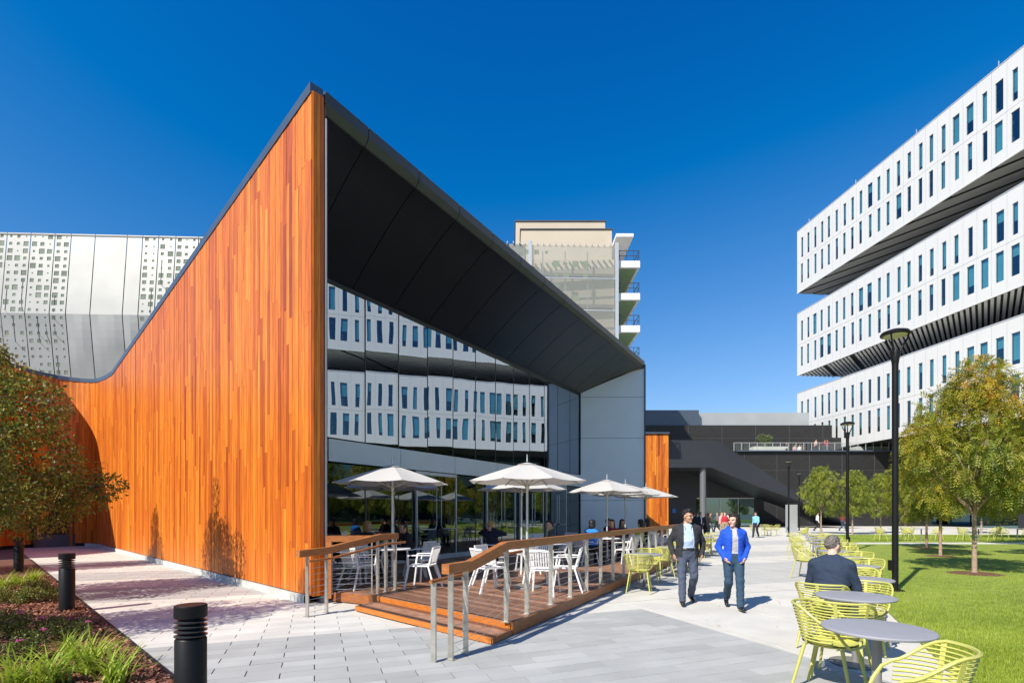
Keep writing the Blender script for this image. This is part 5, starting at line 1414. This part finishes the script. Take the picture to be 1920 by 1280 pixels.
def hand_prims(w, d, side, open_=.5):
    """five-fingered hand from wrist w along d; side = +1 right"""
    d = np.array(d, float); d /= np.linalg.norm(d); w = np.array(w, float)
    s = np.cross(d, [0, 1, 0]); s = s / (np.linalg.norm(s) + 1e-6) if np.linalg.norm(s) > .2 else np.array([1., 0, 0]); n = np.cross(s, d)
    inn = np.array([-side * 1., 0, 0]); n = n if n @ inn > -.2 else -n
    fwd = np.array([0, 1., 0]); fwd = fwd - d * (fwd @ d); fwd /= np.linalg.norm(fwd) + 1e-6; pal = np.cross(d, fwd) * 1.0
    if pal @ inn < 0: pal = -pal
    pr = [('c', (w, w + d * .045, .024, .028), SKIN, .015, None, None)]
    for k, (L, o) in enumerate(((.072, .030), (.08, .011), (.075, -.009), (.058, -.027))):
        a = w + d * .075 + fwd * o; b = a + d * L * .5 + pal * .012; c = b + d * L * .38 + pal * .028
        pr += [('c', (w + d * .03 + fwd * o * .7, a, .015, .0115), SKIN, .012, None, None), ('c', (a, b, .0105, .0095), SKIN, .004, None, None), ('c', (b, c, .0095, .008), SKIN, .004, None, None)]
    t0 = w + d * .03 + fwd * .026; t1 = t0 + d * .03 + fwd * .028 + pal * .008; pr += [('c', (t0, t1, .014, .012), SKIN, .01, None, None), ('c', (t1, t1 + d * .032 + fwd * .006 + pal * .012, .0115, .009), SKIN, .004, None, None)]
    return pr
def head_prims(C, yaw, pitch=0, face=True, female=False):
    Rm = rz_(yaw) @ rx_(pitch); fr_ = (np.array(C), Rm)
    def e(c, r, m_, k): return ('e', (np.array(C) + np.array(c), r), m_, k, fr_, None)
    def cc(a, b, ra, rb, m_, k): return ('c', (np.array(C) + np.array(a), np.array(C) + np.array(b), ra, rb), m_, k, fr_, None)
    pr = [e((0, -.012, .03), (.073, .092, .088), SKIN, .02), e((0, .022, -.045), (.058 if not female else .055, .066, .078), SKIN, .04)]
    if face:
        pr += [cc((0, .086, .005), (0, .104, -.028), .008, .0135, SKIN, .012), e((0, .07, -.105), (.026, .02, .02), SKIN, .025), e((.0, .078, .022), (.05, .014, .01), SKIN, .02)]
        for s in (-1, 1):
            pr += [e((s * .074, -.005, -.012), (.010, .02, .031), SKIN, .008), e((s * .030, .082, -.001), (.0085, .006, .0036), EYE, .002), e((s * .032, .083, .021), (.013 if not female else .009, .004, .002), HAIR, .002), e((s * .04, .062, -.035), (.022, .02, .02), SKIN, .03)]
        pr += [e((0, .088, -.064), (.023, .009, .006), LIP, .004)]
    return pr, fr_
def hair_prims(C, fr_, style):
    def e(c, r, cut=None): return ('e', (np.array(C) + np.array(c), r), HAIR, .02, fr_, cut)
    fc = lambda q: (q[..., 1] - C[1]) * .75 - (q[..., 2] - C[2] - .055) * .75 - .022         # face opening
    nk = lambda q: np.maximum(fc(q), -(q[..., 2] - C[2] + .075))
    if style == 'short': return [e((0, -.014, .036), (.081, .101, .095), nk), e((.01, .035, .105), (.066, .06, .03), None), e((.015, .072, .085), (.05, .028, .022), None)]
    if style == 'crop': return [e((0, -.016, .024), (.0775, .096, .104), lambda q: np.maximum(fc(q) + .012 * np.sin(q[..., 2] * 90), -(q[..., 2] - C[2] + .10 + .012 * np.sin(q[..., 0] * 80))))]
    if style == 'bob':
        f2 = lambda q: np.maximum((q[..., 1] - C[1]) - .035 - np.maximum(0, (q[..., 2] - C[2] - .05)) * 2.2, -(q[..., 2] - C[2] + .125))
        return [e((0, -.018, .036), (.089, .106, .099), f2), e((0, -.045, -.06), (.097, .08, .105), f2), e((.074, -.005, -.035), (.024, .045, .085)), e((-.074, -.005, -.035), (.024, .045, .085)), e((.01, .055, .088), (.062, .04, .028))]
    f3 = lambda q: (q[..., 1] - C[1]) - .03 - np.maximum(0, (q[..., 2] - C[2] - .05)) * 2.2
    return [e((0, -.018, .034), (.086, .105, .097), f3), e((0, -.06, -.10), (.088, .06, .17), f3)]
NP_ = 0
def person(label, x, y, head_az, mats, z=0., pose='stand', arms=('hang', 'hang'), legs=None, lean=0, yaw=0, pitch=0, hair='short', female=False, res=.03, scale=1., open_=0, sleeves=True, skirt=False, group=None, belt=False, glasses=False, belly=0., lanyard=False, width=1.):
    """mats: dict skin, top, legs, shoes, inner, hair"""
    global NP_
    NP_ += 1
    fine = res <= .016
    sit = pose == 'sit'; hz = .56 if sit else .93
    off = np.array([0, 0, hz - .93]); piv = np.array([0, 0, hz]); UR = rx_(-R(lean))
    up = (piv, UR)                                              # row-vector rotation: (q - piv) @ UR
    def U_(p): return (np.array(p, float) + off - piv) @ UR.T + piv
    wf = .93 * width if female else 1.0 * width
    zs = np.array([.84, .93, 1.03, 1.15, 1.29, 1.39, 1.435, 1.47]) + off[2]
    rx = np.array([.160, .168, .150 if female else .158, .158 if female else .17, .166 if female else .182, .132 if female else .150, .088, .062]) * wf
    ry = np.array([.112, .118, .108, .115, .12, .10, .075, .055]); cy = np.array([0, 0, .0, .006, .018 if female else .0, -.012, -.018, -.015])
    ry = ry + belly * np.array([0, .2, .8, 1, .4, 0, 0, 0]); cy = cy + belly * .7 * np.array([0, .2, .8, 1, .4, 0, 0, 0])
    pr = []
    wedge = None
    if open_:
        def wedge(q):
            zz = q[..., 2] - off[2]; hw = np.interp(zz, [.9, 1.1, 1.3, 1.45], [open_ * 1.25, open_, open_ * .92, open_ * .75]); return np.minimum(.06 - 0 * zz - (np.abs(q[..., 0]) - hw) - .06, (q[..., 1] - .02) * 1.0)
    z0_ = (.995 if belt else .90) + off[2]; zi = np.concatenate([[z0_], zs[zs > z0_ + .01]])
    pr.append(('l', (zi, np.interp(zi, zs, rx), np.interp(zi, zs, ry), np.interp(zi, zs, cy)), INNER if open_ else TOP, .02, up, None))
    for s in (1, -1): pr.append(('c', (U_((s * .045, -.02, 1.445)), U_((s * .14 * wf, -.014, 1.385)), .046, .054), TOP, .03, None, None))
    if open_: pr.append(('l', (np.concatenate([[zs[1] - .06], zs[1:-1]]), np.concatenate([[rx[1] + .03], rx[1:-1] + .027]), np.concatenate([[ry[1] + .032], ry[1:-1] + .026]), np.concatenate([[cy[1]], cy[1:-1]])), TOP, .008, up, wedge))
    pr.append(('l', (np.array([.80, .86, .93, 1.0]) + off[2], np.array([.14, .170, .172, .166]) * (wf if not female else 1.0), np.array([.10, .122, .124, .118]) + belly * np.array([0, .1, .4, .7]), np.array([0, 0, 0, 0.]) + belly * np.array([0, .1, .3, .5])), LEG, .03, None if not sit else None, None))
    if belt: pr.append(('l', (np.array([.985, 1.022]) + off[2], np.array([.170, .170]) * wf + .0, np.array([.124, .124]) + belly * .8, np.array([.0, .0]) + belly * .55), EXTRA, .004, up, None))
    C = U_((0, .02, 1.605)); nb_ = U_((0, -.015, 1.44)); pr.append(('c', (nb_, C + (np.array([0, -.02, -.05])), .058, .052), SKIN, .02, None, None))
    hp = []
    hands = []
    for i, s in ((0, 1), (1, -1)):
        m3 = np.array([s, 1, 1]); sh = U_((s * .168 * wf, -.012, 1.365)); ea, wa = ARMS[arms[i]]
        el = sh + (np.array(ea) * m3) @ UR.T * .98; wr = sh + (np.array(wa) * m3) @ UR.T
        t_ = .008 if open_ else 0
        pr += [('c', (U_((s * .11 * wf, -.012, 1.392)), sh, .056 + t_, .060 + t_), TOP, .03, None, None), ('c', (sh, el, .060 + t_, .049 + t_), TOP, .03, None, None)]
        fa = TOP if sleeves else SKIN
        pr.append(('c', (el, wr, (.049 if sleeves else .043) + t_, (.038 if sleeves else .03) + t_ * .6), fa, .02, None, None))
        dv_ = (wr - el) / np.linalg.norm(wr - el); hands.append((wr, dv_, s))
        if not fine: pr.append(('c', (wr, wr + dv_ * .13, .036, .026), SKIN, .01, None, None))
    lg = legs or LEGS[pose]
    for i, s in ((0, 1), (1, -1)):
        k_, a_ = lg[i][:2]; hip = np.array([s * .092, 0, hz - .01]); fo = np.array([s * .095, 0, hz if sit else 0.])
        kn, an = fo + np.array(k_) * [s, 1, 1], fo + np.array(a_) * [s, 1, 1]
        lm = SKIN if skirt else LEG
        pr += [('c', (hip, kn, .098, .072), LEG, .03, None, None), ('c', (kn, an, .072, .062 if not skirt else .04), lm, .02, None, None)]
        ft = np.array([0, 1, 0]); pt_ = a_[2] if len(a_) < 4 else a_[2]
        tilt = 0 if len(lg[i]) < 3 else lg[i][2]
        he = an + np.array([0, -.05, -.045]); to = an + np.array([s * .02, .15 * math.cos(tilt), -.05 - .16 * math.sin(tilt)])
        pr += [('c', (he, to, .043, .036), SHOE, .015, None, lambda q, zt=min(he[2], to[2]) - .036: zt - q[..., 2])]
    if skirt: pr.append(('l', (np.array([.52, .7, .93, 1.0]) + off[2], np.array([.20, .20, .175, .155]), np.array([.15, .145, .125, .115]), np.zeros(4)), LEG, .02, None, None))
    hd, fr_ = head_prims(C, R(yaw), R(pitch), fine or res < .022, female)
    hh = hair_prims(C, fr_, hair) if hair else []
    lo, hi = np.array([-.62, -.62, -.03]), np.array([.62, .75, 1.95 + off[2]])
    # tighten the box
    pts = np.array([np.array(a) for q in pr if q[0] == 'c' for a in q[1][:2]] + [C]); lo = np.minimum(pts.min(0) - .24, [-.26, -.22, -.02]); hi = np.maximum(pts.max(0) + .24, [.26, .24, .5]); lo[2] = max(lo[2], -.06)
    nm_ = ['skin', 'top', 'legs', 'shoes', 'inner', 'extra', 'hair', 'eye', 'lip']
    ml = [MATS[mats.get(k, {'eye': 'eye_dark', 'lip': 'lip', 'extra': 'belt', 'inner': mats['top'], 'shoes': 'shoe_black'}.get(k, 'skin'))] for k in nm_]
    if fine:
        parts = [mesh_prims(pr, lo, hi, res), mesh_prims(hd + [('c', (nb_ * .4 + C * .6, C + np.array([0, -.02, -.04]), .05, .05), SKIN, .02, None, None)], C - .16, C + np.array([.16, .17, .16]), .006)]
        for wr, dv_, s in hands:
            parts.append(mesh_prims(hand_prims(wr - dv_ * .02, dv_, s), wr - .2, wr + .2, .0055))
    else:
        parts = [mesh_prims(pr + hd + hh, lo, hi, res)]
    vv, ff, mm = [], [], []; o = 0
    for v, F, m_ in parts: vv.append(v); ff.append(F + o); mm.append(m_); o += len(v)
    vv, ff, mm = np.concatenate(vv), np.concatenate(ff), np.concatenate(mm)
    me = np_mesh('person', vv, ff, np.full(len(ff), .5), ml[0])
    for m_ in ml[1:]: me.materials.append(m_)
    me.polygons.foreach_set('material_index', mm.astype(np.int32)); me.polygons.foreach_set('use_smooth', [True] * len(ff)); me.update()
    if fine:                                                    # cloth folds: push cloth vertices along their normals
        co = vv.copy(); no = np.zeros(len(vv) * 3, np.float32); me.vertex_normals.foreach_get('vector', no); no = no.reshape(-1, 3)
        ok = np.zeros(len(vv), bool); ok[ff[(mm == TOP) | (mm == LEG) | (mm == INNER)].ravel()] = True; ok[ff[(mm == SKIN) | (mm == SHOE) | (mm == EXTRA)].ravel()] = False
        a, b, c = co[:, 0], co[:, 1], co[:, 2]; ph = NP_ * 1.7
        w_ = np.sin(c * 30 + 5 * np.sin(a * 11 + ph) + 8 * a + 6 * b + ph) * np.sin(a * 13 + b * 17 + 3 * np.sin(c * 7)) + .35 * np.sin(c * 64 + a * 30 + 4 * np.sin(b * 19 + c * 9))
        amp = np.where((c < .25) | (np.abs(c - .5) < .1), .0065, .0042)
        co[ok] += no[ok] * (w_ * amp)[ok][:, None]; me.vertices.foreach_set('co', co.astype(np.float32).ravel()); me.update()
    ob = link('person', me, None, (x, y, z), R(-head_az)); ob.scale = (scale,) * 3
    tag(ob, label, 'person', group)
    if fine and hh:
        v, F, m_ = mesh_prims(hh, C - .3, C + np.array([.2, .2, .2]), .008); v = v + rng.normal(0, .0036, v.shape) + ((v[:, 2] < C[2] - .02) * rng.uniform(0, .012, len(v)))[:, None] * np.array([0, 0, 1]); hm = np_mesh('hair', v, F, np.full(len(F), .5), MATS[mats['hair']]); hm.polygons.foreach_set('use_smooth', [True] * len(F)); link('hair', hm, ob)
    if glasses:
        g = MB(); Rm = fr_[1]
        def W(p): return tuple(np.array(C) + Rm @ np.array(p))
        for s in (-1, 1):
            g.tube([W((s * .032 + .021 * math.cos(a), .098, -.002 + .015 * math.sin(a))) for a in [k * .628 for k in range(10)]], .0028, 5, closed=True); g.tube([W((s * .053, .096, .002)), W((s * .078, .01, .0))], .0025, 5)
        g.tube([W((-.011, .099, 0)), W((.011, .099, 0))], .0025, 5); g.build('glasses', 'lens_black', ob, local=True)
    if lanyard:
        g = MB(); g.tube([(-.06, .09, 1.42), (-.03, .145, 1.25), (.0, .155, 1.16), (.03, .145, 1.25), (.06, .09, 1.42)], .004, 5); g.build('lanyard', cloth('lanyard_blue', (.03, .05, .14)), ob, local=True)
    return ob
cl = cloth
cl('charcoal_jacket', (.022, .023, .026)); cl('pale_blue_shirt', (.40, .50, .66)); cl('slate_trousers', (.060, .075, .115)); cl('blue_hoodie', (.006, .072, .50)); cl('grey_tee', (.42, .40, .41)); cl('denim', (.022, .055, .095)); cl('navy_shirt', (.018, .032, .062))
cl('navy_top', (.012, .014, .035)); cl('grey_top', (.06, .065, .075)); cl('black_cloth', (.010, .010, .012)); cl('bright_blue', (.02, .19, .62)); cl('lime_top', (.38, .48, .015)); cl('red_jacket', (.42, .02, .03)); cl('brown_jacket', (.20, .11, .06)); cl('vest_grey', (.12, .12, .12)); cl('sky_shirt', (.20, .48, .68)); cl('pink_top', (.6, .38, .36)); cl('maroon', (.20, .015, .03)); cl('purple_top', (.14, .02, .16)); cl('white_shirt', (.7, .7, .7)); cl('khaki', (.3, .25, .17))
fwd = lambda y, z: y
man = person('man in open charcoal jacket over pale blue shirt walking and looking sideways', 3.22, 9.42, 187, dict(skin='skin_tan', top='charcoal_jacket', inner='pale_blue_shirt', legs='slate_trousers', hair='hair_black'),
    arms=('pocket', 'pocket'), legs=(((.02, .13, .50), (.03, .22, .092)), ((.02, .05, .50), (.03, -.26, .13), .35)), yaw=48, hair='short', res=.012, open_=.098, belt=True, glasses=True, belly=.03, lanyard=True, scale=1.0, lean=1, width=1.08)
woman = person('woman in bright blue zip hoodie and jeans walking beside the man in charcoal', 3.86, 8.92, 192, dict(skin='skin_pale', top='blue_hoodie', inner='grey_tee', legs='denim', hair='hair_dark_brown'),
    arms=('hem', 'hem'), legs=(((.0, .06, .49), (-.03, -.30, .16), .45), ((-.02, .16, .50), (-.03, .24, .092))), yaw=-44, hair='bob', female=True, res=.012, open_=.055, scale=.955, width=.99)
# hood of the blue hoodie
hv, hF, hm_ = mesh_prims([('e', (np.array([0, -.09, 1.44]), (.125, .07, .075)), TOP, .02, None, None), ('c', (np.array([-.1, -.03, 1.45]), np.array([-.075, .075, 1.37]), .035, .022), TOP, .03, None, None), ('c', (np.array([.1, -.03, 1.45]), np.array([.075, .075, 1.37]), .035, .022), TOP, .03, None, None)], np.array([-.2, -.2, 1.28]), np.array([.2, .2, 1.58]), .012)
hd_ = np_mesh('hood', hv, hF, np.full(len(hF), .5), MATS['blue_hoodie']); hd_.polygons.foreach_set('use_smooth', [True] * len(hF)); link('hood', hd_, woman)
person('grey haired man in navy shirt seated with his back to us at a grey table', 3.98, 6.40, 40, dict(skin='skin_pale', top='navy_shirt', legs='slate_trousers', hair='hair_grey'), pose='sit', arms=('table', 'table'), lean=14, yaw=-28, pitch=-12, hair='crop', res=.013, glasses=True, z=-.03, scale=1.05, width=1.1)
GP = 'people sitting on the deck'; dz = DECK_Z - .07
sp = lambda l, x, y, a, m_, **k: person(l, x, y, a, m_, z=dz, pose='sit', group=GP, **k)
sp('man in navy top leaning back with both hands behind his head', -.50, 13.36, 32, dict(skin='skin_pale', top='navy_top', legs='black_cloth', hair='hair_blonde'), arms=('behind', 'behind'), lean=-8, hair='crop', res=.016, yaw=-10)
sp('man in grey tee seated at the table of the man with raised arms', 1.10, 13.75, 262, dict(skin='skin_tan', top='grey_top', legs='black_cloth', hair='hair_black'), arms=('table', 'table'), lean=6, hair='short', res=.02, yaw=20, sleeves=False)
sp('blonde woman in black seated behind the sloping rail', -3.55, 12.45, 120, dict(skin='skin_pale', top='black_cloth', legs='black_cloth', hair='hair_blonde'), arms=('table', 'table'), hair='bob', female=True, res=.018, lean=4, yaw=20)
sp('dark haired woman in black jacket and purple top bending over a table', -2.36, 11.95, 250, dict(skin='skin_tan', top='black_cloth', inner='purple_top', legs='black_cloth', hair='hair_black'), arms=('table', 'table'), hair='long', female=True, res=.018, lean=14, open_=.05, yaw=35)
sp('woman in bright blue top seated with her back to the walkway', 2.30, 14.70, 40, dict(skin='skin', top='bright_blue', legs='black_cloth', hair='hair_black'), arms=('table', 'table'), hair='bob', female=True, res=.022)
sp('man in black seated beside the grey end wall', 2.40, 15.95, 140, dict(skin='skin_tan', top='black_cloth', legs='black_cloth', hair='hair_black'), arms=('table', 'table'), hair='short', res=.024, lean=8)
sp('long haired woman facing the walkway at the grey wall table', 3.12, 15.95, 205, dict(skin='skin', top='maroon', legs='black_cloth', hair='hair_black'), arms=('table', 'table'), hair='long', female=True, res=.022)
sp('woman with long dark hair turned to her neighbour', 3.6, 16.75, 160, dict(skin='skin_tan', top='grey_top', legs='denim', hair='hair_black'), arms=('chin', 'table'), hair='long', female=True, res=.024)
sp('man in dark top seated behind the umbrella pole', 3.35, 17.9, 130, dict(skin='skin_tan', top='navy_top', legs='denim', hair='hair_brown'), arms=('table', 'table'), hair='short', res=.026)
sp('woman in yellow green top seated by the railing', 4.15, 16.5, 300, dict(skin='skin_tan', top='lime_top', legs='black_cloth', hair='hair_black'), arms=('table', 'table'), hair='long', female=True, res=.022)
sp('person in black resting an arm along the far railing', 4.95, 18.75, 290, dict(skin='skin_tan', top='black_cloth', legs='black_cloth', hair='hair_dark_brown'), arms=('chin', 'table'), hair='long', female=True, res=.026)
GW_ = 'people standing and walking before the dark building'
WALK = (((.0, .16, .50), (.0, .26, .10)), ((.0, .06, .49), (.0, -.28, .14), .3))
def st(l, px, Y, a, m_, **k): return person(l, xat(px, Y), Y, a, m_, group=GW_, res=k.pop('res', .034), **k)
st('woman in black dress seen from behind', 1325, 30.5, 10, dict(skin='skin', top='black_cloth', legs='black_cloth', hair='hair_dark_brown'), female=True, skirt=True, hair='bob', sleeves=False)
st('man in dark navy suit beside the woman in black dress', 1312.5, 31.5, 150, dict(skin='skin', top='navy_top', inner='white_shirt', legs='navy_top', hair='hair_black'), open_=.06)
st('person in black with red cap behind the walking man', 1301, 30.0, 40, dict(skin='skin', top='black_cloth', legs='black_cloth', hair='maroon'), hair='crop')
st('man in brown jacket walking near the entrance', 1332, 45, 130, dict(skin='skin_tan', top='brown_jacket', legs='denim', hair='hair_brown'), legs=WALK)
st('man in grey vest over white shirt near the entrance', 1345, 45, 250, dict(skin='skin', top='vest_grey', inner='white_shirt', legs='black_cloth', hair='hair_grey'), arms=('table', 'hang'), legs=WALK)
st('grey haired person in red jacket behind the woman in blue', 1359, 38, 200, dict(skin='skin_pale', top='red_jacket', legs='khaki', hair='hair_grey'), hair='crop', res=.03)
st('person in white top behind the red jacket', 1366, 44, 30, dict(skin='skin', top='white_shirt', legs='denim', hair='hair_brown'))
st('person in pink top left of the red jacket', 1353.5, 42, 170, dict(skin='skin_pale', top='pink_top', legs='khaki', hair='hair_blonde'), female=True, hair='bob')
st('man in light blue shirt striding past the green tables', 1417, 35.0, 222, dict(skin='skin_tan', top='sky_shirt', legs='navy_top', hair='hair_brown'), legs=WALK, arms=('swing', 'fwd'), belt=True, res=.028, yaw=-20)
st('person in white and grey walking under the pale green trees', 1533, 47.5, 100, dict(skin='skin', top='white_shirt', legs='black_cloth', hair='hair_brown'), legs=WALK)
st('person in maroon top and jeans walking under the trees', 1580, 48, 80, dict(skin='skin', top='maroon', legs='denim', hair='hair_brown'), legs=WALK)
GTP = 'people on the roof terrace'
def tp(l, px, a, m_, **k): return person(l, xat(px, 67.2), 67.2, a, m_, z=k.pop('z', 9.6), group=GTP, res=.05, **k)
tp('person in pale pink top standing on the roof terrace', 1530, 180, dict(skin='skin_pale', top='pink_top', legs='black_cloth', hair='maroon'), female=True, hair='long')
tp('person in red top standing close to another on the terrace', 1546.5, 90, dict(skin='skin', top='red_jacket', legs='denim', hair='hair_brown'))
tp('person in maroon top facing the one in red on the terrace', 1551.5, 270, dict(skin='skin', top='maroon', legs='denim', hair='hair_dark_brown'), female=True, hair='long')
for px, l, c in ((1475, 'seated person in dark top beside the terrace planter', 'navy_top'), (1490, 'seated person in pink on the roof terrace', 'pink_top'), (1499, 'seated person in white on the roof terrace', 'white_shirt'), (1503.5, 'seated person in brown on the roof terrace', 'brown_jacket')):
    tp(l, px, 200, dict(skin='skin', top=c, legs='black_cloth', hair='hair_brown'), pose='sit', z=9.55 if px < 1480 else 9.3)
